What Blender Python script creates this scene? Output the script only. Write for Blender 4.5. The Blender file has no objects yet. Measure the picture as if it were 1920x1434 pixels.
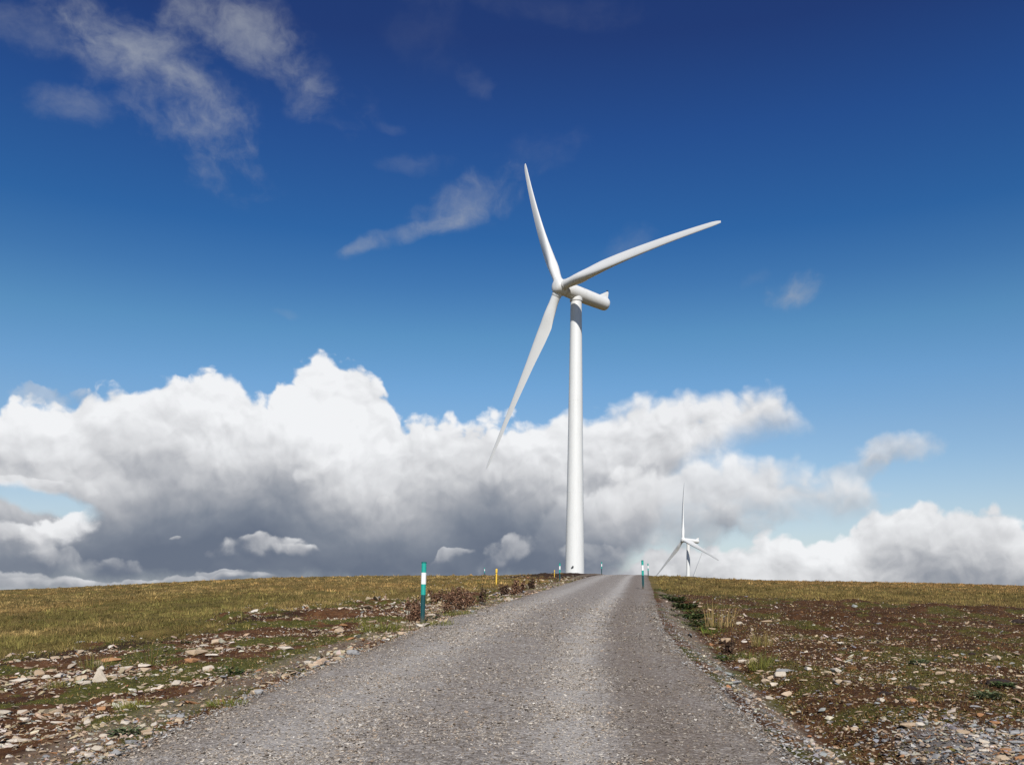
import bpy, bmesh, math, random
import numpy as np
from mathutils import Vector, Matrix

random.seed(7)
SC = bpy.context.scene
COL = SC.collection
EYE = 1.57                      # camera height above the track, metres
F = 1663.0                      # focal length in photograph pixels (photo is 1920 x 1434)
HY = 1115.0                     # photo row of eye level at the photo's centre column
ROLL = math.radians(0.3)

# ------------------------------------------------------------------ camera
cam_d = bpy.data.cameras.new('camera')
cam_d.sensor_width = 36.0
cam_d.lens = 36.0 * F / 1920.0
cam_d.shift_y = (HY - 717.0) / 1920.0
cam_d.clip_start = 0.1
cam_d.clip_end = 20000
cam = bpy.data.objects.new('camera', cam_d)
COL.objects.link(cam)
cam.matrix_world = Matrix.Translation((0, 0, EYE)) @ Matrix.Rotation(math.radians(90), 4, 'X') @ Matrix.Rotation(ROLL, 4, 'Z')
SC.camera = cam


def ray(px, py):
    """photo pixel -> direction (X right, Y forward, Z up), Y = 1"""
    x = (px - 960.0) / F
    y = (HY - py) / F
    c, s = math.cos(ROLL), math.sin(ROLL)
    return np.array([c * x - s * y, 1.0, s * x + c * y])


def sky_at(px, py):
    d = ray(px, py)
    return math.atan2(d[0], d[1]), d[2] / math.hypot(d[0], d[1])


# ------------------------------------------------------------------ exposure
SC.view_settings.view_transform = 'Standard'
SC.view_settings.look = 'None'
SC.view_settings.exposure = 0.12
SC.view_settings.gamma = 1.0
SC.cycles.max_bounces = 5
SC.cycles.diffuse_bounces = 2
SC.cycles.transparent_max_bounces = 8

# ------------------------------------------------------------------ sun
SUN_EL = math.radians(40)
SUN_AZ = math.radians(4)        # to the right of straight behind the camera
sun_d = bpy.data.lights.new('sun', 'SUN')
sun_d.energy = 5.0
sun_d.angle = math.radians(0.53)
sun_d.color = (1.0, 0.965, 0.91)
sun = bpy.data.objects.new('sun', sun_d)
COL.objects.link(sun)
to_sun = Vector((math.sin(SUN_AZ) * math.cos(SUN_EL), -math.cos(SUN_AZ) * math.cos(SUN_EL), math.sin(SUN_EL)))
sun.rotation_euler = to_sun.to_track_quat('Z', 'Y').to_euler()
sun.location = (0, -20, 60)


# ------------------------------------------------------------------ node helpers
class N:
    """tiny expression layer over shader nodes"""
    def __init__(self, nt):
        self.nt = nt

    def node(self, t, **kw):
        n = self.nt.nodes.new(t)
        for k, v in kw.items():
            setattr(n, k, v)
        return n

    def put(self, sock, v):
        if isinstance(v, X):
            v = v.s
        if isinstance(v, bpy.types.NodeSocket):
            self.nt.links.new(v, sock)
        else:
            sock.default_value = v

    def m(self, op, a, b=None, c=None, clamp=False):
        n = self.node('ShaderNodeMath', operation=op, use_clamp=clamp)
        self.put(n.inputs[0], a)
        if b is not None:
            self.put(n.inputs[1], b)
        if c is not None:
            self.put(n.inputs[2], c)
        return X(self, n.outputs[0])

    def vm(self, op, a, b=None, c=None):
        n = self.node('ShaderNodeVectorMath', operation=op)
        self.put(n.inputs[0], a)
        if b is not None:
            self.put(n.inputs[1], b)
        if c is not None:
            self.put(n.inputs[2], c)
        o = n.outputs['Value'] if op in ('DOT_PRODUCT', 'LENGTH', 'DISTANCE') else n.outputs['Vector']
        return X(self, o)

    def smooth(self, x, lo, hi, a=0.0, b=1.0):
        n = self.node('ShaderNodeMapRange', interpolation_type='SMOOTHSTEP')
        self.put(n.inputs['Value'], x)
        self.put(n.inputs['From Min'], lo)
        self.put(n.inputs['From Max'], hi)
        n.inputs['To Min'].default_value = a
        n.inputs['To Max'].default_value = b
        return X(self, n.outputs['Result'])

    def noise(self, p, scale, detail=4.0, rough=0.55, dist=0.0, color=False, lac=2.0, dim='3D'):
        n = self.node('ShaderNodeTexNoise', noise_dimensions=dim)
        self.put(n.inputs['Vector'], p)
        n.inputs['Scale'].default_value = scale
        n.inputs['Detail'].default_value = detail
        n.inputs['Roughness'].default_value = rough
        n.inputs['Lacunarity'].default_value = lac
        n.inputs['Distortion'].default_value = dist
        return X(self, n.outputs['Color' if color else 'Fac'])

    def voro(self, p, scale, feature='F1', detail=0.0, rough=0.5, out='Distance', smooth=None, rnd=1.0, dim='3D'):
        n = self.node('ShaderNodeTexVoronoi', feature=feature, voronoi_dimensions=dim)
        self.put(n.inputs['Vector'], p)
        n.inputs['Scale'].default_value = scale
        if 'Detail' in n.inputs:
            n.inputs['Detail'].default_value = detail
            n.inputs['Roughness'].default_value = rough
        n.inputs['Randomness'].default_value = rnd
        if smooth is not None:
            n.inputs['Smoothness'].default_value = smooth
        return X(self, n.outputs[out])

    def comb(self, x, y, z):
        n = self.node('ShaderNodeCombineXYZ')
        self.put(n.inputs[0], x); self.put(n.inputs[1], y); self.put(n.inputs[2], z)
        return X(self, n.outputs[0])

    def sep(self, v):
        n = self.node('ShaderNodeSeparateXYZ')
        self.put(n.inputs[0], v)
        return [X(self, o) for o in n.outputs]

    def mix(self, f, a, b, mode='MIX'):
        n = self.node('ShaderNodeMix', data_type='RGBA', blend_type=mode, clamp_factor=True)
        self.put(n.inputs[0], f)
        for i, v in ((6, a), (7, b)):
            if isinstance(v, (tuple, list)) and len(v) == 3:
                v = (*v, 1.0)
            self.put(n.inputs[i], v)
        return X(self, n.outputs[2])

    def ramp(self, x, stops, interp='LINEAR'):
        n = self.node('ShaderNodeValToRGB')
        cr = n.color_ramp
        cr.interpolation = interp
        while len(cr.elements) < len(stops):
            cr.elements.new(0.5)
        for e, (p, c) in zip(cr.elements, stops):
            e.position = p
            e.color = (*c, 1.0)
        self.put(n.inputs[0], x)
        return X(self, n.outputs[0])

    def curve(self, x, pts):
        n = self.node('ShaderNodeFloatCurve')
        c = n.mapping.curves[0]
        while len(c.points) < len(pts):
            c.points.new(0.5, 0.5)
        for p, (a, b) in zip(c.points, pts):
            p.location = (a, b)
            p.handle_type = 'AUTO_CLAMPED'
        n.mapping.update()
        self.put(n.inputs['Value'], x)
        return X(self, n.outputs['Value'])

    def attr(self, name, out='Fac'):
        n = self.node('ShaderNodeAttribute', attribute_name=name)
        return X(self, n.outputs[out])


class X:
    def __init__(self, g, s):
        self.g, self.s = g, s
    def __add__(self, o): return self.g.m('ADD', self, o)
    __radd__ = __add__
    def __sub__(self, o): return self.g.m('SUBTRACT', self, o)
    def __rsub__(self, o): return self.g.m('SUBTRACT', o, self)
    def __mul__(self, o): return self.g.m('MULTIPLY', self, o)
    __rmul__ = __mul__
    def __truediv__(self, o): return self.g.m('DIVIDE', self, o)
    def max(self, o): return self.g.m('MAXIMUM', self, o)
    def min(self, o): return self.g.m('MINIMUM', self, o)
    def clamp(self): return self.g.m('ADD', self, 0.0, clamp=True)


def srgb(r, g, b):
    def f(c):
        c /= 255.0
        return c / 12.92 if c <= 0.04045 else ((c + 0.055) / 1.055) ** 2.4
    return (f(r), f(g), f(b))


# ------------------------------------------------------------------ sky and clouds (world)
SKY_K = 0.092
world = bpy.data.worlds.new('World')
SC.world = world
world.use_nodes = True
world.cycles.sampling_method = 'NONE'
wn = world.node_tree
wn.nodes.clear()
g = N(wn)
w_out = wn.nodes.new('ShaderNodeOutputWorld')
w_bg = wn.nodes.new('ShaderNodeBackground')
w_bg.inputs['Strength'].default_value = SKY_K
wn.links.new(w_bg.outputs[0], w_out.inputs[0])
sky = wn.nodes.new('ShaderNodeTexSky')
sky.sky_type = 'NISHITA'
sky.sun_disc = False
sky.sun_elevation = SUN_EL
sky.sun_rotation = math.pi - SUN_AZ
sky.altitude = 300
sky.air_density = 1.0
sky.dust_density = 0.6
sky.ozone_density = 2.5
tc = wn.nodes.new('ShaderNodeTexCoord')
dx, dy, dz = g.sep(tc.outputs['Generated'])
az = g.m('ARCTAN2', dx, dy)
hyp = g.m('SQRT', dx * dx + dy * dy).max(0.05)
el = (dz / hyp)
P0 = g.comb(az, el, 0.0)


def sc(v):          # display colour -> sky radiance before the background strength
    return tuple(c / 0.1 for c in v)


def curve_px(pts, vmax=0.4, azm=0.75):
    """photo outline points -> float curve points (azimuth, elevation)"""
    out = []
    for px, py in pts:
        a, v = sky_at(px, py)
        out.append((min(1, max(0, (a + azm) / (2 * azm))), min(1, max(0, v / vmax))))
    return out


az01 = (az + 0.75) / 1.5

# polarised deep blue overhead, paler at the horizon
blue = g.mix(1.0, sky.outputs[0], (1, 1, 1), 'MULTIPLY')
SKY_TINT = g.ramp(el.max(0.0), [(0.065, (1.0, 0.967, 0.98)), (0.177, (0.817, 0.94, 1.011)), (0.233, (0.676, 0.934, 1.056)), (0.289, (0.522, 0.862, 0.988)), (0.345, (0.336, 0.672, 0.916)), (0.401, (0.205, 0.537, 0.865)), (0.513, (0.177, 0.402, 0.779)), (0.626, (0.172, 0.279, 0.592))])
blue = g.mix(1.0, blue, SKY_TINT, 'MULTIPLY')

# shared cloud noises
warp = g.vm('SUBTRACT', g.noise(P0, 7.0, 4, 0.6, color=True), (0.5, 0.5, 0.5))
P1 = g.vm('MULTIPLY_ADD', warp, (0.06, 0.05, 0.0), P0)
warp2 = g.vm('SUBTRACT', g.noise(P0, 34.0, 4, 0.6, color=True), (0.5, 0.5, 0.5))
P2 = g.vm('MULTIPLY_ADD', warp2, (0.016, 0.014, 0.0), P1)
n_big = g.noise(P1, 5.0, 3, 0.5)
n_mid = g.noise(P1, 15.0, 8, 0.62)


def billow(p):
    a = g.voro(p, 24.0, 'SMOOTH_F1', detail=2.0, rough=0.5, smooth=0.5, dim='2D')
    return 1.0 - a


b0 = billow(P2)
P2s = g.vm('ADD', P2, (0.004, 0.010, 0.0))
b1 = billow(P2s)
n_s0 = g.noise(P1, 10.0, 4, 0.5)
n_s1 = g.noise(g.vm('ADD', P1, (0.006, 0.016, 0.0)), 10.0, 4, 0.5)
n_f0 = g.noise(P2, 30.0, 4, 0.55)
n_f1 = g.noise(g.vm('ADD', P2, (0.002, 0.006, 0.0)), 30.0, 4, 0.55)
relief = (b0 - b1) * 0.26 + (n_s0 - n_s1) * 0.9 + (n_f0 - n_f1) * 0.45

CL_DARK = srgb(103, 113, 131)
CL_MID = srgb(166, 169, 176)
CL_GREY = srgb(207, 208, 211)
CL_WHITE = srgb(243, 244, 246)


def cloud_col(b):
    return g.ramp(b, [(0.0, sc(CL_DARK)), (0.16, sc(srgb(124, 132, 146))), (0.40, sc(CL_MID)), (0.66, sc(CL_GREY)), (1.0, sc(CL_WHITE))])


col = blue


def lay(col, alpha, c):
    return g.mix(alpha, col, c)


def ellipse(cx, cy, rx, ry, rot=0.0, p=None):
    """1 at the centre, 0 on the rim, negative outside; rx, ry in photo pixels"""
    a, v = sky_at(cx, cy)
    k = math.cos(a) ** 1.5 / F
    d = g.vm('SUBTRACT', p if p is not None else P1, (a, v, 0))
    c, s = math.cos(rot), math.sin(rot)
    q1 = g.vm('DOT_PRODUCT', d, (c / (rx * k), s / (rx * k), 0))
    q2 = g.vm('DOT_PRODUCT', d, (-s / (ry * k), c / (ry * k), 0))
    return 1.0 - (q1 * q1 + q2 * q2), q2


# thin high wisps
n_w = g.noise(g.vm('MULTIPLY_ADD', warp, (0.10, 0.08, 0.0), P0), 9.0, 9, 0.60)
n_wf = g.noise(P1, 24.0, 6, 0.6)
WISP = sc(srgb(172, 177, 184))
for (cx, cy, rx, ry, rot, amax, soft) in [
        (305, 150, 190, 88, -0.72, 0.60, 1.0), (150, 200, 85, 36, 0.2, 0.34, 1.0), (215, 60, 150, 50, -0.5, 0.45, 1.0),
        (400, 20, 160, 50, -0.35, 0.45, 1.0), (478, 62, 200, 58, -0.60, 0.46, 1.0), (395, 235, 70, 48, -0.5, 0.42, 1.0),
        (60, 50, 110, 45, 0.2, 0.30, 1.0), (575, 128, 60, 26, -0.5, 0.26, 1.0),
        (890, 360, 95, 38, 0.38, 0.48, 0.9), (775, 428, 105, 15, 0.42, 0.42, 0.9), (1000, 298, 80, 32, 0.35, 0.11, 1.0), (680, 462, 26, 9, 0.3, 0.25, 0.8),
        (780, 300, 60, 18, 0.1, 0.20, 1.0), (895, 160, 35, 20, -0.8, 0.14, 1.0), (800, 60, 70, 60, -0.9, 0.05, 1.0),
        (640, 228, 34, 14, 0.0, 0.20, 1.0), (735, 235, 30, 11, 0.0, 0.16, 1.0), (1170, 450, 50, 28, 0.3, 0.20, 1.0), (960, 5, 230, 30, -0.1, 0.06, 1.0),
        (1478, 545, 40, 30, 0.0, 0.72, 0.8), (1410, 515, 24, 16, 0.3, 0.16, 0.9), (535, 588, 26, 7, 0.0, 0.22, 1.0)]:
    e, _ = ellipse(cx, cy, rx * 1.25, ry * 1.25, rot)
    a_ = g.smooth(e * 0.62 + (n_w - 0.5) * 3.4 + (n_wf - 0.5) * 2.0, -0.30, soft + 0.80) * amax
    a_ = a_ * g.smooth(e, -0.9, 0.15)
    col = lay(col, a_, WISP)

# pale haze of thin cloud low on the right
haze_a = g.smooth(el, 0.16, 0.0) * 0.45
col = lay(col, haze_a, sc(srgb(188, 203, 222)))

# right-hand low bank, far
Tr = g.curve(az01, curve_px([(-400, 1085), (1100, 1060), (1195, 1034), (1240, 1008), (1290, 1022), (1370, 1020), (1430, 996), (1480, 985), (1515, 1000), (1580, 978),
                             (1640, 945), (1710, 929), (1780, 940), (1850, 937), (1910, 952), (2050, 965), (2400, 1000)])) * 0.4
dr = (Tr - el) + (b0 - 0.66) * 0.024 + (n_mid - 0.5) * 0.030
front = g.smooth(g.m('ABSOLUTE', az), 1.35, 0.85)      # the banks stand ahead; the sky behind is clear
ar = g.smooth(dr, -0.003, 0.006) * front
br = g.smooth(dr, 0.095, 0.0) * 0.50 + relief * 0.9 + (n_big - 0.5) * 1.1 + 0.42 + (n_mid - 0.5) * 0.55
br = br - g.smooth(az, sky_at(1560, 1000)[0], sky_at(1250, 1000)[0]) * 0.16
col = lay(col, ar * 0.97, cloud_col(br.clamp()))

# blue-grey scud between the banks
for (cx, cy, rx, ry, rot, amax, br0) in [(1690, 848, 95, 34, 0.05, 0.70, 0.70), (1600, 888, 90, 24, 0.15, 0.50, 0.66), (1300, 985, 190, 50, 0.1, 0.70, 0.46),
                                          (1440, 965, 120, 22, 0.0, 0.30, 0.55), (1360, 985, 40, 14, 0.0, 0.5, 0.34), (1600, 935, 80, 14, 0.2, 0.30, 0.62)]:
    e, q = ellipse(cx, cy, rx, ry, rot, P2)
    a_ = g.smooth(e + (n_mid - 0.5) * 2.2 + (b0 - 0.66) * 0.6, -0.2, 0.9) * amax
    col = lay(col, a_, cloud_col((relief * 0.8 + q * 0.12 + br0).clamp()))

# the big bank
Tm = g.curve(az01, curve_px([(-420, 760), (-60, 742), (60, 730), (140, 724), (175, 706), (225, 688), (300, 692), (380, 683), (425, 688), (455, 712), (485, 745), (505, 740),
                             (520, 688), (560, 664), (600, 656), (650, 664), (700, 690), (735, 742), (770, 775), (830, 768), (880, 775), (940, 758), (1000, 778), (1060, 752), (1120, 770),
                             (1170, 742), (1215, 716), (1260, 712), (1320, 722), (1380, 706), (1430, 712), (1480, 735), (1520, 770), (1560, 900), (1620, 1010), (1720, 1120), (2300, 1130)])) * 0.4
dm = (Tm - el) + (b0 - 0.66) * 0.028 + (n_mid - 0.5) * 0.040 + (n_f0 - 0.5) * 0.010
soft_r = g.smooth(az, sky_at(850, 800)[0], sky_at(1350, 800)[0], 0.0080, 0.022)
am = g.smooth(dm / soft_r, -0.35, 1.0) * front
# lower edge of the bank towards the right, and the blue window low on the left
Bm = g.curve(az01, curve_px([(-420, 1118), (1010, 1116), (1120, 1104), (1190, 1050), (1250, 930), (1320, 862), (1400, 826), (1470, 798), (1530, 775), (1720, 760), (2300, 760)])) * 0.4
am = am * g.smooth(el - Bm + (n_mid - 0.5) * 0.05, -0.020, 0.030)
win, _ = ellipse(60, 935, 125, 32, -0.1, P2)
am = am * (1.0 - 0.9 * g.smooth(win + (n_mid - 0.5) * 1.8, -0.1, 0.8))
# brightness: lit tops, grey flat base that is darkest low at left centre
Dm = g.curve(az01, curve_px([(-420, 960), (0, 962), (120, 945), (250, 918), (400, 902), (520, 908), (650, 940), (760, 950), (900, 938), (1000, 940), (1150, 940), (1250, 905), (1350, 890), (1480, 885), (2300, 885)])) * 0.4
bm = g.smooth(el - Dm + (n_big - 0.5) * 0.11 + (n_mid - 0.5) * 0.03, -0.075, 0.098)
bm = bm + relief * (g.smooth(bm, 0.05, 0.75) * 0.60 + 0.20) + (n_s0 - 0.5) * 0.20
lift = g.smooth(az, sky_at(980, 1000)[0], sky_at(1220, 1000)[0], 0.0, 0.25)
bm = bm + lift * g.smooth(el, 0.15, 0.03)
bm = bm.min(1.0) - g.smooth(az, sky_at(1080, 800)[0], sky_at(1300, 800)[0], 0.0, 0.06) * g.smooth(el, 0.12, 0.18)
col = lay(col, am * 0.985, cloud_col(bm.clamp()))

# lower tier running out to the right
T2 = g.curve(az01, curve_px([(-420, 1130), (960, 1000), (1040, 925), (1110, 892), (1190, 862), (1260, 848), (1330, 832), (1390, 830), (1440, 842), (1500, 856), (1560, 866), (1605, 874), (1645, 905), (1720, 1050), (2300, 1130)])) * 0.4
B2 = g.curve(az01, curve_px([(-420, 1118), (960, 1060), (1040, 1020), (1130, 995), (1230, 985), (1320, 978), (1400, 968), (1500, 955), (1600, 945), (1720, 935), (2300, 935)])) * 0.4
d2 = (T2 - el) + (b0 - 0.66) * 0.026 + (n_mid - 0.5) * 0.030
soft2 = g.smooth(az, sky_at(1050, 880)[0], sky_at(1600, 880)[0], 0.010, 0.026)
a2 = g.smooth(d2 / soft2, -0.3, 1.0) * g.smooth(el - B2 + (n_mid - 0.5) * 0.04, -0.030, 0.028)
a2 = a2 * g.smooth(az, sky_at(980, 900)[0], sky_at(1180, 900)[0])
b2 = g.smooth((el - B2) / (T2 - B2).max(0.01), -0.15, 0.85) * 0.34 + 0.56 + relief * 0.55 + (n_s0 - 0.5) * 0.25
col = lay(col, a2 * 0.95, cloud_col(b2.clamp()))

# bright torn rags and veils in front of the dark base
for (cx, cy, rx, ry, rot, amax, br0, qk) in [
        (100, 995, 85, 36, 0.55, 0.92, 0.86, 0.24), (20, 1012, 70, 36, 0.0, 0.8, 0.62, 0.25), (150, 1050, 120, 26, 0.0, 0.5, 0.42, 0.15), (495, 1026, 84, 26, 0.05, 0.85, 0.46, 0.24), (550, 1032, 48, 16, 0.0, 0.80, 0.42, 0.22),
        (945, 1028, 70, 34, 0.35, 0.66, 0.47, 0.2), (850, 1042, 40, 12, 0.3, 0.55, 0.46, 0.2), (725, 948, 22, 14, 0.4, 0.55, 0.58, 0.1), (590, 880, 44, 34, 0.8, 0.5, 0.86, 0.1),
        (340, 998, 12, 6, 0.2, 0.6, 0.5, 0.1), (60, 905, 120, 20, 0.0, 0.5, 0.9, 0.1), (120, 735, 110, 26, 0.0, 0.40, 0.60, 0.1), (240, 1090, 330, 12, 0.03, 0.7, 0.48, 0.14),
        (420, 1080, 50, 10, 0.0, 0.6, 0.50, 0.12), (60, 1094, 170, 20, 0.0, 0.6, 0.56, 0.15), (1110, 1040, 90, 34, 0.0, 0.4, 0.40, 0.15)]:
    e, q = ellipse(cx, cy, rx * 1.1, ry * 1.1, rot, P2)
    a_ = g.smooth(e + (n_mid - 0.5) * 1.9 + (b0 - 0.66) * 0.9, -0.10, (0.62 - q * 0.7).max(0.30).min(1.2)) * amax
    col = lay(col, a_, cloud_col((relief * 1.2 + q * qk * 1.3 + br0).clamp()))

g.put(w_bg.inputs['Color'], col)


# ------------------------------------------------------------------ object helpers
def link(name, me, parent=None, loc=None, rot=None):
    o = bpy.data.objects.new(name, me)
    COL.objects.link(o)
    if parent is not None:
        o.parent = parent
    if loc is not None:
        o.location = loc
    if rot is not None:
        o.rotation_euler = rot
    return o


def tag(o, label=None, cat=None, group=None, kind=None):
    if label: o['label'] = label
    if cat: o['category'] = cat
    if group: o['group'] = group
    if kind: o['kind'] = kind
    return o


def thing(name, label, cat, loc=(0, 0, 0), rotz=0.0, group=None):
    o = link(name, None, loc=loc, rot=(0, 0, rotz))
    o.empty_display_size = 0.3
    return tag(o, label, cat, group)


def np_mesh(name, V, faces, mats, smooth=False, attrs=None, mat_idx=None):
    """faces: (n,3) or (n,4) int array, or a list of such arrays"""
    if not isinstance(faces, list):
        faces = [faces]
    me = bpy.data.meshes.new(name)
    V = np.asarray(V, dtype=np.float32)
    me.vertices.add(len(V))
    me.vertices.foreach_set('co', V.ravel())
    loops = np.concatenate([f.ravel() for f in faces]).astype(np.int32)
    tot = np.concatenate([np.full(len(f), f.shape[1], np.int32) for f in faces])
    start = np.concatenate([[0], np.cumsum(tot)[:-1]]).astype(np.int32)
    me.loops.add(len(loops))
    me.loops.foreach_set('vertex_index', loops)
    me.polygons.add(len(tot))
    me.polygons.foreach_set('loop_start', start)
    me.polygons.foreach_set('loop_total', tot)
    if mat_idx is not None:
        me.polygons.foreach_set('material_index', np.asarray(mat_idx, np.int32))
    me.polygons.foreach_set('use_smooth', np.full(len(tot), smooth, bool))
    for k, a in (attrs or {}).items():
        a = np.asarray(a, np.float32)
        if a.ndim == 1:
            at = me.attributes.new(k, 'FLOAT', 'POINT')
            at.data.foreach_set('value', a)
        else:
            at = me.attributes.new(k, 'FLOAT_COLOR', 'POINT')
            if a.shape[1] == 3:
                a = np.concatenate([a, np.ones((len(a), 1), np.float32)], 1)
            at.data.foreach_set('color', a.ravel())
    for m in (mats if isinstance(mats, (list, tuple)) else [mats]):
        me.materials.append(m)
    me.update(calc_edges=True)
    me.validate()
    return me


def bm_mesh(name, bm, mat, smooth=True):
    me = bpy.data.meshes.new(name)
    bm.normal_update()
    for e in bm.edges:
        if len(e.link_faces) == 2 and e.calc_face_angle(0) > 0.62:
            e.smooth = False
    bm.to_mesh(me)
    bm.free()
    me.materials.append(mat)
    for p in me.polygons:
        p.use_smooth = smooth
    return me


def principled(name, base, rough=0.6, **kw):
    m = bpy.data.materials.new(name)
    m.use_nodes = True
    nt = m.node_tree
    b = nt.nodes['Principled BSDF']
    gg = N(nt)
    if isinstance(base, tuple):
        base = (*base, 1.0)
        b.inputs['Base Color'].default_value = base
    b.inputs['Roughness'].default_value = rough
    for k, v in kw.items():
        b.inputs[k].default_value = v
    return m, gg, b


def bump(gg, b, h, strength, dist):
    n = gg.node('ShaderNodeBump')
    n.inputs['Strength'].default_value = strength
    n.inputs['Distance'].default_value = dist
    gg.put(n.inputs['Height'], h)
    gg.put(b.inputs['Normal'], X(gg, n.outputs[0]))


# ------------------------------------------------------------------ numpy noise
_rs = np.random.RandomState(11)
_tab = _rs.rand(512, 512).astype(np.float64)


def vnoise(x, y):
    xi = np.floor(x).astype(np.int64); yi = np.floor(y).astype(np.int64)
    fx = x - xi; fy = y - yi
    fx = fx * fx * (3 - 2 * fx); fy = fy * fy * (3 - 2 * fy)
    a = _tab[xi & 511, yi & 511]; b = _tab[(xi + 1) & 511, yi & 511]
    c = _tab[xi & 511, (yi + 1) & 511]; d = _tab[(xi + 1) & 511, (yi + 1) & 511]
    return (a * (1 - fx) + b * fx) * (1 - fy) + (c * (1 - fx) + d * fx) * fy


def fbm(x, y, s, o=4, r=0.5, seed=0.0):
    v = 0.0; a = 1.0; t = 0.0
    x = np.asarray(x, float) / s + 17.3 + seed * 31.7; y = np.asarray(y, float) / s + 91.1 + seed * 57.3
    for i in range(o):
        v = v + a * vnoise(x, y); t += a; a *= r
        x, y = x * 1.93 + y * 0.5 + 5.2, y * 1.93 - x * 0.5 + 1.3 if False else y * 1.93 + 9.7
    return v / t


def sstep(x, a, b):
    t = np.clip((np.asarray(x, float) - a) / (b - a), 0, 1)
    return t * t * (3 - 2 * t)


# ------------------------------------------------------------------ terrain shape
def S(Y):
    Y = np.asarray(Y, float)
    d = np.maximum(Y - 80.0, 0)
    return np.minimum(Y, 80.0) + 55.0 * (1 - np.exp(-d / 55.0))


def fall(Y):
    d = np.maximum(np.asarray(Y, float) - 200.0, 0)
    return 60.0 * (1 - np.exp(-(d / 330.0) ** 1.6))


_yy = np.linspace(20, 190, 600)
_sky_px = [(-700, 1120), (-200, 1113), (0, 1106), (100, 1103.5), (200, 1099), (320, 1093), (440, 1087), (560, 1083), (640, 1082), (760, 1080.5), (850, 1080.5), (950, 1079),
           (1060, 1077), (1120, 1077), (1200, 1077.5), (1245, 1080), (1300, 1084), (1390, 1088), (1500, 1091), (1700, 1094), (1920, 1099), (2200, 1106), (2700, 1118)]
_th, _aa = [], []
for px, py in _sky_px:
    d = ray(px, py)
    sig = d[2]
    lo, hi = 0.0, 0.1
    for _ in range(40):
        mid = (lo + hi) / 2
        if np.max((-EYE + mid * S(_yy)) / _yy) < sig: lo = mid
        else: hi = mid
    _th.append(d[0]); _aa.append(lo)
_tt = np.linspace(-1.6, 1.6, 641)
_at = np.interp(_tt, _th, _aa)
_k = np.exp(-0.5 * (np.arange(-12, 13) / 5.0) ** 2); _k /= _k.sum()
_at = np.convolve(np.pad(_at, 12, mode='edge'), _k, 'valid')


def slope_a(X_, Y):
    return np.interp(np.asarray(X_, float) / np.maximum(Y, 9.0), _tt, _at)


# track centre line, from the photo's edges
_cy = np.array([-60, 0, 6.8, 9.3, 14, 21, 28, 35, 45, 57, 75, 100, 130, 170, 230, 400])
_cx = np.array([-1.3, -0.66, -0.53, -0.38, 0.02, 0.76, 1.75, 2.85, 4.35, 6.1, 8.7, 12.5, 17.0, 24, 36, 80])
_cf = np.linspace(-60, 400, 2301)
_ci = np.interp(_cf, _cy, _cx)
_kk = np.exp(-0.5 * (np.arange(-25, 26) / 12.0) ** 2); _kk /= _kk.sum()
_ci = np.convolve(np.pad(_ci, 25, mode='edge'), _kk, 'valid')


def centre(Y):
    return np.interp(Y, _cf, _ci)


HW = 2.70


def road_z(Y):
    c = centre(Y)
    return EYE * 0 + slope_a(c, Y) * S(Y) - fall(Y)


def lateral(X_, Y):
    return np.asarray(X_, float) - centre(Y)


def terrain_z(X_, Y, fine=True):
    X_ = np.asarray(X_, float); Y = np.asarray(Y, float)
    z = slope_a(X_, Y) * S(np.maximum(Y, -40)) - fall(np.hypot(X_, np.maximum(Y, 0)))
    u = lateral(X_, Y)
    au = np.abs(u)
    # relief that grows away from the track
    w = sstep(au, HW + 0.2, HW + 5.0)
    z = z + w * (0.30 * (fbm(X_, Y, 14.0, 3, 0.5, 1) - 0.5) + 0.30 * (fbm(X_, Y, 3.0, 4, 0.55, 2) - 0.5))
    # beside the track: shallow ditch on the right, low bank on the left
    near = sstep(Y, 45, 10) * 0.75 + 0.25
    z = z - 0.30 * np.exp(-((u - HW - 1.15) / 0.60) ** 2) * near
    z = z - 0.10 * sstep(u, HW, HW + 1.5) * near
    z = z + 0.05 * np.exp(-((-u - HW - 0.8) / 0.6) ** 2) - 0.05 * sstep(-u, HW, HW + 3)
    # peat bank at the crest before the tower
    z = z + 0.10 * sstep(Y, 70, 90) * sstep(u, -2.9, -4.0) * sstep(u, -12, -8)
    # under the track
    zr = road_z(Y)
    k = sstep(au, HW + 0.9, HW - 0.1)
    z = z * (1 - k) + (zr - 0.02 - 0.10 * sstep(au, HW + 0.2, HW - 0.5)) * k
    if fine:
        z = z + (0.085 * (fbm(X_, Y, 0.55, 3, 0.55, 3) - 0.5) + 0.045 * (fbm(X_, Y, 0.13, 2, 0.5, 4) - 0.5)) * (0.35 + 0.65 * (1 - k))
        z = z + 0.45 * np.maximum(fbm(X_, Y, 0.9, 4, 0.6, 61) - 0.5, 0) * w * sstep(Y, 14, 26)
    return z


def on_ground(px, py, dmax=170.0):
    """photo pixel -> point where that line of sight first meets the ground"""
    d = ray(px, py)
    t = np.exp(np.linspace(math.log(4.0), math.log(dmax), 6000))
    gz = np.maximum(terrain_z(d[0] * t, t, False), road_surface(d[0] * t, t))
    hit = np.nonzero(EYE + d[2] * t <= gz)[0]
    if len(hit) == 0:
        i = int(np.argmin(EYE + d[2] * t - gz))
    else:
        i = int(hit[0])
    return np.array([d[0] * t[i], t[i], gz[i]])


def road_surface(X_, Y):
    u = lateral(X_, Y); au = np.abs(u)
    z = road_z(Y) + 0.035 * (1 - (u / HW) ** 2)
    z = z - 0.028 * np.exp(-((u - 1.15) / 0.34) ** 2) - 0.024 * np.exp(-((u + 1.15) / 0.4) ** 2)
    z = z - 0.46 * sstep(au, HW - 0.1, HW + 1.0) ** 1.4
    return z


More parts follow.
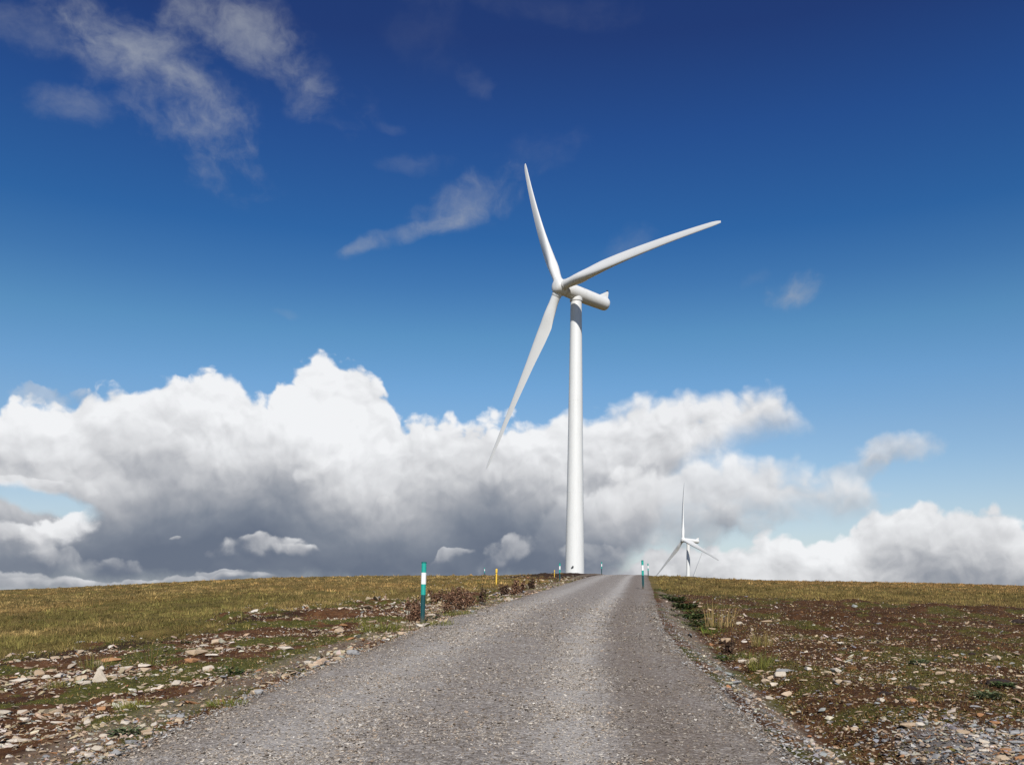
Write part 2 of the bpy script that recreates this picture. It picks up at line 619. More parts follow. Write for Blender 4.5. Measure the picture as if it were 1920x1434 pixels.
# ground cover masks ---------------------------------------------------------
def left_edge_of_grass(Y):
    return -np.interp(Y, [0, 12, 20, 26, 34, 45, 60, 90], [13.6, 12.0, 10.2, 9.4, 8.2, 7.2, 5.6, 3.8])


def masks(X_, Y):
    X_ = np.asarray(X_, float); Y = np.asarray(Y, float)
    u = lateral(X_, Y)
    n1 = fbm(X_, Y, 2.6, 4, 0.55, 7); n2 = fbm(X_, Y, 0.8, 4, 0.55, 8)
    ul = u - left_edge_of_grass(Y)
    n0 = fbm(X_, Y, 7.0, 3, 0.55, 6)
    left = sstep(ul + (n1 - 0.5) * 7.0 + (n0 - 0.5) * 7.0 + (n2 - 0.5) * 4.0, 2.2, -2.0)
    rightd = Y - np.interp(X_, [0, 6, 12, 20, 40], [60, 50, 42, 40, 40])
    right = sstep(rightd + (n1 - 0.5) * 10 + (n2 - 0.5) * 6, -3, 4)
    grass = np.where(u < 0, left, right)
    moss = np.where(u < 0, sstep(fbm(X_, Y, 1.5, 4, 0.6, 9), 0.46, 0.60), sstep(fbm(X_, Y, 1.3, 4, 0.6, 9), 0.47, 0.64))
    edge = np.exp(-((np.abs(u) - HW - 0.7) / 0.55) ** 2)
    rubble = np.exp(-(((X_ - 4.55) / 1.25) ** 2 + ((Y - 8.5) / 1.35) ** 2)) * sstep(u, HW + 1.2, HW + 1.8)
    dark = np.exp(-((ul - 0.8) / 0.7) ** 2) * (u < 0) * sstep(Y, 34, 24)
    crest = sstep(Y, 68, 82) * sstep(u, -14, -9) * (u < 0)
    dark = np.maximum(dark, crest * 0.9)
    grass = grass * (1 - 0.9 * crest)
    return grass, moss, edge, rubble, dark


# ------------------------------------------------------------------ materials: ground
def mat_ground():
    m, gg, b = principled('ground', (0.1, 0.08, 0.05), 0.95)
    b.inputs['Specular IOR Level'].default_value = 0.12
    tcn = gg.node('ShaderNodeTexCoord')
    p = X(gg, tcn.outputs['Object'])
    gr, mo, ed, ru, da = (gg.attr(k) for k in ('grass', 'moss', 'edge', 'rubble', 'dark'))
    n_a = gg.noise(p, 1.7, 6, 0.6)
    n_b = gg.noise(p, 9.0, 6, 0.65)
    n_c = gg.noise(p, 0.35, 4, 0.55)
    soil = gg.ramp(n_a, [(0.30, (0.032, 0.014, 0.006)), (0.5, (0.080, 0.035, 0.014)), (0.72, (0.17, 0.080, 0.034))])
    soil = gg.mix(gg.smooth(n_b, 0.55, 0.75) * 0.6, soil, (0.17, 0.10, 0.06))
    soil = gg.mix(gg.smooth(n_b, 0.42, 0.28) * 0.7, soil, (0.020, 0.011, 0.007))
    sx, sy, sz = gg.sep(p)
    rside = gg.smooth(sx - sy * 0.14, 0.0, 4.0)
    soil = gg.mix(rside * 0.5, soil, gg.mix(gg.smooth(n_b, 0.35, 0.65), (0.016, 0.009, 0.005), (0.060, 0.030, 0.011)))
    mossc = gg.ramp(n_b, [(0.3, (0.030, 0.030, 0.007)), (0.6, (0.085, 0.080, 0.016)), (0.8, (0.16, 0.135, 0.035))])
    grassc = gg.ramp(n_c * 0.6 + n_a * 0.4, [(0.35, (0.075, 0.062, 0.018)), (0.5, (0.13, 0.095, 0.028)), (0.66, (0.20, 0.13, 0.046))])
    grassc = gg.mix(gg.smooth(n_b, 0.5, 0.3) * 0.55, grassc, (0.040, 0.032, 0.010))
    # little embedded stones
    vd = gg.voro(p, 15.0, 'F1', out='Distance')
    vc = gg.voro(p, 15.0, 'F1', out='Color')
    r_, g_, b_ = gg.sep(vc)
    st = gg.smooth(vd, 0.34, 0.26) * gg.smooth(r_, 0.55, 0.6)
    stc = gg.mix(g_, (0.34, 0.28, 0.21), (0.22, 0.18, 0.15))
    stm = st * (0.30 + ru * 0.7 + ed * 0.4)
    c = gg.mix(gg.smooth(mo + (n_b - 0.5) * 0.9, 0.25, 0.85) * (1.0 - rside * 0.25), soil, mossc)
    c = gg.mix(gg.smooth(da + (n_a - 0.5) * 0.5, 0.4, 0.75) * 0.85, c, (0.030, 0.014, 0.008))
    c = gg.mix(gg.smooth(ed + (n_b - 0.5) * 0.9, 0.45, 0.95) * 0.55, c, (0.22, 0.175, 0.13))
    c = gg.mix(gg.smooth(ru + (n_b - 0.5) * 0.7, 0.35, 0.85) * 0.7, c, (0.19, 0.18, 0.17))
    c = gg.mix(stm, c, stc)
    c = gg.mix(gg.smooth(gr + (n_b - 0.5) * 0.5, 0.3, 0.7), c, grassc)
    gg.put(b.inputs['Base Color'], c)
    h = gg.noise(p, 22.0, 6, 0.7) * 0.6 + n_b * 0.6 + st * 0.25
    bump(gg, b, h, 0.9, 0.05)
    return m


def mat_track():
    m, gg, b = principled('track_gravel', (0.2, 0.19, 0.18), 0.93)
    b.inputs['Specular IOR Level'].default_value = 0.2
    tcn = gg.node('ShaderNodeTexCoord')
    p = X(gg, tcn.outputs['Object'])
    u = gg.attr('u')
    n_a = gg.noise(p, 0.8, 5, 0.6)
    n_b = gg.noise(p, 6.0, 5, 0.65)
    uu = u + (n_a - 0.5) * 0.7 + (n_b - 0.5) * 0.35
    def band(c0, w):
        d = (uu - c0) / w
        return gg.m('EXPONENT', d * d * -1.0)
    v1 = gg.voro(p, 26.0, 'F1', out='Color')
    v1d = gg.voro(p, 26.0, 'F1', out='Distance')
    v2 = gg.voro(p, 60.0, 'F1', out='Color')
    a, a2, a3 = gg.sep(v1)
    c1, c2, c3 = gg.sep(v2)
    t = a * 0.55 + c1 * 0.45
    base = gg.ramp(t, [(0.12, (0.11, 0.094, 0.080)), (0.45, (0.235, 0.205, 0.178)), (0.75, (0.32, 0.288, 0.255)), (0.95, (0.50, 0.47, 0.43))])
    light = (band(1.02, 0.34) * 0.75 + band(-1.45, 0.5) * 0.55 + band(-2.35, 0.25) * 0.2)
    dark = band(1.85, 0.42) * 0.55 + gg.smooth(uu, 1.25, 1.55) * 0.38 + band(-0.25, 0.45) * 0.2 + band(-2.2, 0.25) * 0.2 
    base = gg.mix(light * 0.62, base, (0.48, 0.45, 0.41))
    base = gg.mix(dark * 0.58, base, (0.135, 0.098, 0.070))
    base = gg.mix(gg.smooth(n_a, 0.58, 0.75) * 0.35, base, (0.17, 0.135, 0.105))
    edge = gg.smooth(gg.m('ABSOLUTE', u) + (n_b - 0.5) * 1.1 + (n_a - 0.5) * 1.2, 2.25, 2.95)
    base = gg.mix(edge * 0.75, base, gg.mix(gg.smooth(n_b, 0.45, 0.65), (0.075, 0.045, 0.024), (0.24, 0.18, 0.12)))
    gg.put(b.inputs['Base Color'], base)
    h = (1.0 - v1d) * 0.8 + a2 * 0.5 + gg.noise(p, 140.0, 3, 0.6) * 0.4
    bump(gg, b, h, 0.8, 0.02)
    return m


M_GROUND = mat_ground()
M_TRACK = mat_track()


# ------------------------------------------------------------------ ground sheet
def build_ground():
    th_f = np.linspace(-0.70, 0.70, 1150)
    th_b = np.linspace(0.70, 2 * math.pi - 0.70, 90)[1:-1]
    th = np.concatenate([th_f, th_b])
    r = [0.4]
    while r[-1] < 260:
        r.append(r[-1] * (1.0065 if r[-1] > 3 else 1.12))
    while r[-1] < 9000:
        r.append(r[-1] * 1.06)
    r = np.array(r)
    R_, T_ = np.meshgrid(r, th, indexing='ij')
    X_ = R_ * np.sin(T_); Y_ = R_ * np.cos(T_)
    Z = terrain_z(X_, Y_)
    V = np.stack([X_.ravel(), Y_.ravel(), Z.ravel()], 1)
    nr, nt = R_.shape
    i = np.arange(nr - 1)[:, None] * nt; j = np.arange(nt)[None, :]
    j2 = (j + 1) % nt
    q = np.stack([(i + j), (i + j2), (i + nt + j2), (i + nt + j)], -1).reshape(-1, 4)[:, ::-1]
    ctr = len(V)
    V = np.vstack([V, [[0, 0, terrain_z(0.0, 0.0)]]])
    tri = np.stack([np.full(nt, ctr), np.arange(nt), (np.arange(nt) + 1) % nt], 1)[:, ::-1]
    mk = masks(V[:, 0], V[:, 1])
    me = np_mesh('moorland_ground', V, [q, tri], M_GROUND, True, dict(zip(('grass', 'moss', 'edge', 'rubble', 'dark'), mk)))
    # faces must look up
    o = link('moorland_ground', me)
    tag(o, 'stony brown peat and moor grass rising gently to a long low crest', 'ground', kind='structure')
    return o


def build_track():
    Y = [-30.0]
    while Y[-1] < 4: Y.append(Y[-1] + 0.5)
    while Y[-1] < 260: Y.append(Y[-1] + max(0.035, Y[-1] * 0.006))
    Y = np.array(Y)
    U = np.linspace(-HW - 0.9, HW + 0.9, 170)
    UU, YY = np.meshgrid(U, Y)
    XX = centre(YY) + UU
    Z = road_surface(XX, YY)
    Z = Z + 0.022 * (fbm(XX, YY, 0.5, 3, 0.5, 12) - 0.5) + 0.014 * (fbm(XX, YY, 0.09, 2, 0.5, 13) - 0.5) + 0.05 * (fbm(XX, YY, 2.5, 2, 0.5, 14) - 0.5)
    V = np.stack([XX.ravel(), YY.ravel(), Z.ravel()], 1)
    ny, nu = UU.shape
    i = np.arange(ny - 1)[:, None] * nu; j = np.arange(nu - 1)[None, :]
    q = np.stack([i + j, i + j + 1, i + nu + j + 1, i + nu + j], -1).reshape(-1, 4)
    me = np_mesh('gravel_track', V, q, M_TRACK, True, {'u': UU.ravel()})
    o = link('gravel_track', me)
    tag(o, 'wide grey gravel access track climbing to the crest', 'track', kind='structure')


build_ground()
build_track()
# ------------------------------------------------------------------ materials: things
def paint(name, base, rough=0.4, dirt=0.06, mud=0.0, streak=0.0):
    m, gg, b = principled(name, base, rough)
    tcn = gg.node('ShaderNodeTexCoord')
    p = X(gg, tcn.outputs['Object'])
    n = gg.noise(gg.vm('MULTIPLY', p, (1, 1, 0.25)), 1.3, 5, 0.6)
    c = gg.mix(gg.smooth(n, 0.45, 0.8) * dirt * 4, base, tuple(v * 0.72 for v in base))
    px_, py_, pz_ = gg.sep(p)
    if streak:
        ns = gg.noise(gg.vm('MULTIPLY', p, (1, 1, 0.035)), 2.6, 5, 0.65)
        c = gg.mix(gg.smooth(ns, 0.52, 0.78) * streak, c, (0.40, 0.385, 0.35))
    if mud:
        nm = gg.noise(p, 26.0, 4, 0.65)
        c = gg.mix(gg.smooth(nm, 0.62, 0.72) * 0.35, c, (0.22, 0.17, 0.12))
        c = gg.mix(gg.smooth(pz_ + (nm - 0.5) * 0.5, 0.26, -0.02) * mud, c, (0.13, 0.085, 0.05))
    gg.put(b.inputs['Base Color'], c)
    gg.put(b.inputs['Roughness'], n * 0.2 + (rough - 0.1))
    return m


M_WHITE = paint('turbine_white_paint', (0.63, 0.63, 0.612), 0.42, 0.06, 0.0, 0.28)
M_BLADE_WHITE = paint('blade_white_paint', (0.63, 0.63, 0.615), 0.42, 0.03)
M_SEAM = paint('turbine_grey_seam', (0.42, 0.42, 0.41), 0.5)
M_BLACK = paint('black_fitting', (0.02, 0.02, 0.022), 0.5)
M_TEAL = paint('teal_paint', (0.012, 0.31, 0.25), 0.45, 0.10, 0.5)
M_TEALD = paint('dark_teal_paint', (0.005, 0.055, 0.060), 0.42, 0.08, 0.85)
M_BAND = paint('white_band', (0.76, 0.76, 0.74), 0.4, 0.06, 0.4)
M_YELLOW = paint('yellow_paint', (0.72, 0.46, 0.05), 0.45, 0.10, 0.6)


def mat_stone(name, c0, c1):
    m, gg, b = principled(name, c0, 0.9)
    b.inputs['Specular IOR Level'].default_value = 0.2
    oi = gg.node('ShaderNodeObjectInfo')
    tcn = gg.node('ShaderNodeTexCoord')
    p = X(gg, tcn.outputs['Object'])
    n = gg.noise(p, 3.5, 6, 0.65)
    n2 = gg.noise(p, 14.0, 5, 0.65)
    c = gg.mix((X(gg, oi.outputs['Random']) * 0.75 + (n - 0.5) * 1.2 + 0.1).clamp(), c0, c1)
    c = gg.mix(gg.smooth(n2, 0.58, 0.75) * 0.45, c, tuple(v * 0.5 for v in c0))
    gg.put(b.inputs['Base Color'], c)
    bump(gg, b, n2, 0.5, 0.02)
    return m


STONE_COL = {'cream': ((0.32, 0.225, 0.14), (0.50, 0.39, 0.275)), 'pale': ((0.42, 0.355, 0.275), (0.60, 0.53, 0.44)),
             'orange': ((0.30, 0.145, 0.065), (0.40, 0.22, 0.11)), 'grey': ((0.17, 0.165, 0.16), (0.34, 0.33, 0.32))}
M_STONE = {k: mat_stone(k + '_stone', *v) for k, v in STONE_COL.items()}


def mat_attr(name, rough=0.85, transl=0.0, spec=0.2):
    m, gg, b = principled(name, (0.2, 0.2, 0.2), rough)
    b.inputs['Specular IOR Level'].default_value = spec
    c = gg.attr('col', 'Color')
    gg.put(b.inputs['Base Color'], c)
    if transl:
        out = [n for n in gg.nt.nodes if n.type == 'OUTPUT_MATERIAL'][0]
        t = gg.node('ShaderNodeBsdfTranslucent')
        gg.put(t.inputs['Color'], c)
        mx = gg.node('ShaderNodeMixShader')
        mx.inputs[0].default_value = transl
        gg.nt.links.new(b.outputs[0], mx.inputs[1])
        gg.nt.links.new(t.outputs[0], mx.inputs[2])
        gg.nt.links.new(mx.outputs[0], out.inputs[0])
    return m


M_BLADE = mat_attr('grass_blade', 0.8, 0.22)
M_LEAF = mat_attr('plant_leaf', 0.7, 0.2)
M_CHIP = mat_attr('stone_chip', 0.92)


# ------------------------------------------------------------------ wind turbines
def revolve(bm, prof, seg, mtx=None):
    """prof: list of (radius, height); closes radius-0 ends"""
    rings = []
    for r, h in prof:
        if r < 1e-6:
            rings.append([bm.verts.new((0, 0, h))])
        else:
            rings.append([bm.verts.new((r * math.cos(2 * math.pi * k / seg), r * math.sin(2 * math.pi * k / seg), h)) for k in range(seg)])
    for a, b in zip(rings, rings[1:]):
        for k in range(seg):
            k2 = (k + 1) % seg
            if len(a) == 1 and len(b) == 1:
                continue
            if len(a) == 1:
                bm.faces.new((a[0], b[k], b[k2]))
            elif len(b) == 1:
                bm.faces.new((a[k], b[0], a[k2]))
            else:
                bm.faces.new((a[k], a[k2], b[k2], b[k]))
    if mtx is not None:
        bmesh.ops.transform(bm, matrix=mtx, verts=[v for ring in rings for v in ring])
    bmesh.ops.recalc_face_normals(bm, faces=bm.faces[:])
    return rings


def frame(z, xhint):
    z = Vector(z).normalized()
    x = Vector(xhint)
    x = (x - z * x.dot(z)).normalized()
    y = z.cross(x)
    return Matrix((x, y, z)).transposed().to_4x4()


def blade_mesh(name, b, le, n, R, defl, sweep=1.6):
    """one blade along b (unit), leading edge towards le, axis n (upwind); origin at hub centre"""
    st_r = [0.030, 0.06, 0.085, 0.11, 0.14, 0.17, 0.20, 0.235, 0.28, 0.33, 0.40, 0.47, 0.54, 0.61, 0.68, 0.75, 0.81, 0.87, 0.92, 0.955, 0.98, 0.993, 1.0]
    ch = np.interp(st_r, [0.03, 0.085, 0.20, 0.26, 0.4, 0.6, 0.8, 0.92, 0.97, 1.0], [1.85, 1.9, 3.0, 3.05, 2.50, 1.85, 1.32, 1.02, 0.88, 0.40])
    tc_ = np.interp(st_r, [0.03, 0.085, 0.20, 0.28, 0.4, 0.6, 1.0], [1.0, 1.0, 0.56, 0.44, 0.32, 0.24, 0.17])
    bl = np.interp(st_r, [0.06, 0.20], [1.0, 0.0])
    tw = np.radians(np.interp(st_r, [0.0, 0.2, 0.4, 0.6, 0.8, 1.0], [21, 18, 9, 4.5, 1.5, 0.0]) + 1.0)
    M_ = 28
    V = []
    for r, c, t, k, tau in zip(st_r, ch, tc_, bl, tw):
        q = le * math.cos(tau) + n * math.sin(tau)
        w = b.cross(q).normalized()
        cen = b * (r * R) - n * (defl * r * r) + le * (sweep * r ** 2.1)
        for i in range(M_):
            a = 2 * math.pi * i / M_
            xx = 0.5 * (1 + math.cos(a))            # 1 at trailing edge .. 0 at leading edge
            yt = 5 * t * (0.2969 * math.sqrt(xx) - 0.1260 * xx - 0.3516 * xx ** 2 + 0.2843 * xx ** 3 - 0.1036 * xx ** 4) * c
            ya = yt * (1.15 if a < math.pi else 0.85) * (1 if a < math.pi else -1)
            xa = (0.32 - xx) * c
            xc = -0.5 * c * math.cos(a); yc = 0.5 * c * math.sin(a)
            V.append(cen + q * (xa * (1 - k) + xc * k) + w * (ya * (1 - k) + yc * k))
    bm = bmesh.new()
    vs = [bm.verts.new(v) for v in V]
    ns = len(st_r)
    for s in range(ns - 1):
        for i in range(M_):
            i2 = (i + 1) % M_
            bm.faces.new((vs[s * M_ + i], vs[s * M_ + i2], vs[(s + 1) * M_ + i2], vs[(s + 1) * M_ + i]))
    bm.faces.new(vs[(ns - 1) * M_:]); bm.faces.new(vs[:M_][::-1])
    bmesh.ops.recalc_face_normals(bm, faces=bm.faces[:])
    return bm_mesh(name, bm, M_BLADE_WHITE)


def turbine(label, hub_px, D, yaw, tilt, phi, defl, group, base_z=None, R=41.3, lamp=False):
    d = ray(*hub_px)
    H = Vector((d[0] * D, D, EYE + d[2] * D))
    n = Vector((-math.sin(yaw) * math.cos(tilt), -math.cos(yaw) * math.cos(tilt), math.sin(tilt)))
    h = Vector((math.cos(yaw), -math.sin(yaw), 0))
    v = n.cross(h)
    if v.z < 0: v = -v
    L = 4.4
    ax = H - n * L
    gz = float(terrain_z(ax.x, ax.y, False)) if base_z is None else base_z
    base = Vector((ax.x, ax.y, gz))
    root = thing('wind_turbine', label, 'wind turbine', base, 0, group)
    rel = H - base
    top = rel.z - L * n.z - 1.50
    # tower
    bm = bmesh.new()
    prof = [(2.22, -0.8), (2.22, 0.12), (2.02, 0.14)]
    rb, rt = 2.02, 1.17
    for k in range(1, 33):
        f = k / 32
        prof.append((rb + (rt - rb) * (f ** 0.92), 0.14 + (top - 0.14) * f))
    prof.append((0, top))
    revolve(bm, prof, 64)
    tower = link('tower', bm_mesh('tower', bm, M_WHITE), root)
    for f in (0.31, 0.64):
        bm = bmesh.new()
        r_ = rb + (rt - rb) * (f ** 0.92); z_ = 0.14 + (top - 0.14) * f
        revolve(bm, [(r_ - 0.05, z_ - 0.05), (r_ + 0.008, z_ - 0.045), (r_ + 0.008, z_ + 0.045), (r_ - 0.05, z_ + 0.05)], 64)
        link('flange_seam', bm_mesh('flange_seam', bm, M_WHITE), tower)
    if lamp:
        bm = bmesh.new()
        bmesh.ops.create_uvsphere(bm, u_segments=14, v_segments=8, radius=0.17)
        bmesh.ops.scale(bm, vec=(1, 1, 1.1), verts=bm.verts)
        tmp = bmesh.ops.create_cube(bm, size=1.0)
        bmesh.ops.scale(bm, vec=(0.46, 0.34, 0.10), verts=tmp['verts'])
        bmesh.ops.translate(bm, vec=(-0.12, 0.10, -0.14), verts=tmp['verts'])
        o = link('door_lamp', bm_mesh('door_lamp', bm, M_BLACK), tower)
        lp = on_line(1074, 1062, base.y - 1.95)
        o.location = (lp[0] - base.x, -2.10, lp[2] - base.z)
    # yaw collar
    bm = bmesh.new()
    revolve(bm, [(1.15, top - 0.02), (1.30, top), (1.32, top + 0.1), (1.32, top + 0.62), (1.2, top + 0.66), (1.2, top + 1.1)], 48)
    yc = link('yaw_collar', bm_mesh('yaw_collar', bm, M_WHITE), root)
    bm = bmesh.new()
    revolve(bm, [(1.10, top - 0.10), (1.205, top - 0.10), (1.205, top - 0.03), (1.10, top - 0.03)], 48)
    link('bearing_ring', bm_mesh('bearing_ring', bm, M_SEAM), yc)
    nt_ = Vector((n.x, n.y, 0)).normalized() * math.cos(tilt * 0.6) + Vector((0, 0, math.sin(tilt * 0.6)))
    fr = frame(-nt_, (0, 0, 1))            # local z runs back from the hub, local x is up
    T = Matrix.Translation(rel) @ fr
    # nacelle
    bm = bmesh.new()
    revolve(bm, [(0, 1.25), (1.05, 1.25), (1.34, 1.4), (1.46, 1.8), (1.50, 3.0), (1.50, 6.0), (1.45, 9.0), (1.39, 12.2), (1.34, 12.6), (1.20, 12.88), (0.9, 13.0), (0, 13.04)], 48, T)
    nac = link('nacelle', bm_mesh('nacelle', bm, M_WHITE), root)
    bm = bmesh.new()
    pts = [(1.15, 10.2), (1.55, 10.8), (2.72, 12.62), (2.80, 12.86), (2.72, 13.06), (1.1, 13.02), (0.8, 12.6)]
    lo = [bm.verts.new(T @ Vector((x_, -0.30, z_))) for x_, z_ in pts]
    hi = [bm.verts.new(T @ Vector((x_, 0.30, z_))) for x_, z_ in pts]
    bm.faces.new(lo); bm.faces.new(hi[::-1])
    for k in range(len(pts)):
        k2 = (k + 1) % len(pts)
        bm.faces.new((lo[k], lo[k2], hi[k2], hi[k]))
    bmesh.ops.recalc_face_normals(bm, faces=bm.faces[:])
    bmesh.ops.bevel(bm, geom=bm.edges[:], offset=0.05, segments=2, affect='EDGES')
    fin = link('tail_fin', bm_mesh('tail_fin', bm, M_WHITE, False), nac)
    bm = bmesh.new()
    revolve(bm, [(0, 2.68), (0.06, 2.68), (0.06, 2.90), (0.16, 2.92), (0.16, 3.10), (0, 3.14)], 12, T @ Matrix.Translation((0, 0, 12.88)) @ Matrix.Rotation(math.pi / 2, 4, 'Y') @ Matrix.Scale(1, 4))
    link('wind_sensor', bm_mesh('wind_sensor', bm, M_BLACK), nac)
    # a small vent on the flank that faces the camera
    side = 1 if (fr.to_3x3() @ Vector((0, 1, 0))).y < 0 else -1
    bm = bmesh.new()
    bmesh.ops.create_cube(bm, size=1.0, matrix=T @ Matrix.Rotation(side * 0.9, 4, 'Z') @ Matrix.Translation((1.485, 0, 5.6)) @ Matrix.Diagonal((0.06, 0.16, 0.42, 1)))
    link('vent', bm_mesh('vent', bm, M_SEAM, False), nac)
    # hub
    bm = bmesh.new()
    revolve(bm, [(0, -1.52), (0.5, -1.50), (1.0, -1.40), (1.38, -1.15), (1.56, -0.75), (1.62, -0.2), (1.62, 0.75), (1.55, 1.15), (1.35, 1.3), (0, 1.3)], 48, T)
    hub = link('hub', bm_mesh('hub', bm, M_WHITE), root)
    for k in range(3):
        a = phi + k * 2 * math.pi / 3
        b = (h * math.cos(a) + v * math.sin(a)).normalized()
        le = (h * math.sin(a) - v * math.cos(a)).normalized()
        o = link('blade', blade_mesh('blade', b, le, n, R, defl), root, loc=rel)
        bm = bmesh.new()
        revolve(bm, [(0.80, 1.20), (1.02, 1.24), (1.03, 1.40), (1.03, 1.84), (1.0, 1.90), (0.80, 1.92)], 32, frame(b, le))
        c_ = link('blade_collar', bm_mesh('blade_collar', bm, M_WHITE), o)
        bm = bmesh.new()
        revolve(bm, [(0.85, 1.93), (0.975, 1.93), (0.975, 2.0), (0.85, 2.0)], 32, frame(b, le))
        link('root_seal', bm_mesh('root_seal', bm, M_SEAM), o)
    return root


def on_line(px, py, Y):
    d = ray(px, py)
    return (d[0] * Y, Y, EYE + d[2] * Y)


turbine('large white three-bladed wind turbine standing on the crest beside the gravel track', (1050.2, 538), 183.0, 0.936, 0.146, 0.038, 1.2, 'white wind turbines', lamp=True)
turbine('distant wind turbine whose hub and three blades show above the skyline right of the track', (1281, 1012), 614.0, 1.12, 0.09, -0.345, 1.5, 'white wind turbines')
turbine('farthest wind turbine, only one thin blade tip showing right behind the distant tower', (1296, 1099), 900.0, 0.951, 0.10, math.radians(74.5), 1.5, 'white wind turbines')


# ------------------------------------------------------------------ marker posts
def tube_bm(prof, seg=24):
    bm = bmesh.new()
    revolve(bm, prof, seg)
    return bm


def make_marker():
    t = thing('marker_post', '', 'marker post')
    H = 1.42; r = 0.052
    link('post', bm_mesh('post', tube_bm([(0, -0.3), (r, -0.3), (r, H - 0.02), (0, H - 0.02)]), M_TEALD), t)
    def sleeve(nm, a, b, k, m):
        return link(nm, bm_mesh(nm, tube_bm([(r - 0.004, a * H), (r + k, a * H), (r + k, b * H), (r - 0.004, b * H)]), m), t)
    sleeve('lower_teal_band', 0.475, 0.645, 0.004, M_TEAL)
    sleeve('white_band', 0.6455, 0.828, 0.0055, M_BAND)
    sleeve('upper_teal_band', 0.8285, 0.978, 0.004, M_TEAL)
    link('cap', bm_mesh('cap', tube_bm([(r - 0.01, 0.978 * H), (r + 0.007, 0.979 * H), (r + 0.007, 0.996 * H), (r - 0.006, H), (0, H + 0.002)]), principled('cap_teal', (0.006, 0.13, 0.115), 0.4)[0]), t)
    return t


def copy_tree(o, parent=None):
    c = o.copy()
    COL.objects.link(c)
    if parent is not None:
        c.parent = parent
    for ch in list(o.children):
        copy_tree(ch, c)
    return c


GROUND_PTS = []          # places the ground objects keep clear of


def place_on(o, px, py, lean=(0, 0), h_px=None, h0=None, dist=None):
    p = on_ground(px, py) if dist is None else None
    if dist is not None:
        d = ray(px, py)
        p = np.array([d[0] * dist, dist, float(max(terrain_z(d[0] * dist, dist, False), road_surface(d[0] * dist, dist)))])
    o.location = p
    o.rotation_euler = (lean[1], lean[0], random.uniform(0, 6.28) * 0)
    if h_px is not None:
        s = (h_px / F * p[1]) / h0
        o.scale = (s, s, s)
    return p


mk0 = make_marker()
_posts = [((792, 1171), 118, (0.022, 0.0), None, 'tall teal and white banded marker post nearest the camera, left verge'),
          ((1206, 1104), 54, (-0.035, 0.0), None, 'teal and white marker post on the right verge, the nearer and taller of the pair'),
          ((1215.5, 1082), 26, (-0.03, 0.0), None, 'small teal and white marker post close behind the taller right verge post'),
          ((1049.5, 1090), 35, (0.0, 0.0), None, 'teal and white marker post on the left verge just left of the turbine tower base'),
          ((1128, 1077), 24, (0.0, 0.0), None, 'tiny teal and white marker post on the crest right of the turbine tower base'),
          ((908.5, 1078), 12, (0.0, 0.0), 140.0, 'faint far marker post on the left skyline, only its white band and dark foot showing')]
for i, (p_, hp, ln, dist, lab) in enumerate(_posts):
    o = mk0 if i == 0 else copy_tree(mk0)
    pos = place_on(o, p_[0], p_[1], ln, None if dist else hp, 1.42, dist)
    GROUND_PTS.append(pos)
    tag(o, lab, 'marker post', 'teal and white banded marker posts')


def make_yellow():
    t = thing('yellow_post', '', 'marker post')
    H = 1.0
    link('post', bm_mesh('post', tube_bm([(0, -0.2), (0.045, -0.2), (0.045, 0.72), (0, 0.72)]), M_YELLOW), t)
    link('head', bm_mesh('head', tube_bm([(0.04, 0.70), (0.058, 0.71), (0.062, 0.735), (0.062, 0.93), (0.055, 0.97), (0.035, 0.99), (0, 1.0)]), M_YELLOW), t)
    link('collar', bm_mesh('collar', tube_bm([(0.04, 0.725), (0.066, 0.727), (0.066, 0.745), (0.04, 0.747)]), principled('collar_olive', (0.16, 0.13, 0.03), 0.6)[0]), t)
    link('cap', bm_mesh('cap', tube_bm([(0.03, 0.965), (0.058, 0.968), (0.050, 0.996), (0.02, 1.006), (0, 1.008)]), principled('cap_brown', (0.10, 0.075, 0.03), 0.6)[0]), t)
    return t


y0 = make_yellow()
y1 = copy_tree(y0)
GROUND_PTS.append(place_on(y0, 930.5, 1098, (0.012, 0), 33, 1.0))
GROUND_PTS.append(place_on(y1, 1039.5, 1083, (0.01, 0), 15, 1.0))
tag(y0, 'yellow post with a thick round head standing in the grass left of the track', 'marker post', 'yellow posts')
tag(y1, 'small pale yellow post just left of the marker post by the turbine tower', 'marker post', 'yellow posts')


# ------------------------------------------------------------------ stones
def hull_stone(seed, dims, npts=16, rounded=0.0):
    rs = np.random.RandomState(seed)
    bm = bmesh.new()
    for _ in range(npts):
        p = rs.uniform(-1, 1, 3)
        p = p / max(np.abs(p).max(), 1e-6) * rs.uniform(0.72, 1.0)
        nrm = np.linalg.norm(p)
        p = p * (1 - rounded) + p / nrm * rounded
        bm.verts.new(p * np.array(dims) * 0.5)
    bmesh.ops.convex_hull(bm, input=bm.verts[:])
    for v in [v for v in bm.verts if not v.link_faces]:
        bm.verts.remove(v)
    bmesh.ops.bevel(bm, geom=bm.edges[:], offset=0.025, segments=1, affect='EDGES', clamp_overlap=True)
    bmesh.ops.triangulate(bm, faces=bm.faces[:])
    bm.normal_update()
    bm.verts.index_update()
    V = np.array([v.co[:] for v in bm.verts]); Fc = np.array([[v.index for v in f.verts] for f in bm.faces])
    bm.free()
    return V, Fc


SHAPES = [hull_stone(100 + i, d, 15 + i % 5) for i, d in enumerate(
    [(1, .62, .26), (1, .70, .34), (1, .55, .22), (1, .75, .45), (1, .5, .30), (1, .8, .28), (1, .66, .50), (1, .42, .2), (1, .85, .6)])]
TRI = hull_stone(911, (1, .5, 1.1), 9)
STONE_ME = {}


def stone_mesh(shape, colour):
    k = (shape, colour)
    if k not in STONE_ME:
        V, Fc = SHAPES[shape]
        STONE_ME[k] = np_mesh(colour + '_stone', V, Fc, M_STONE[colour], False)
    return STONE_ME[k]


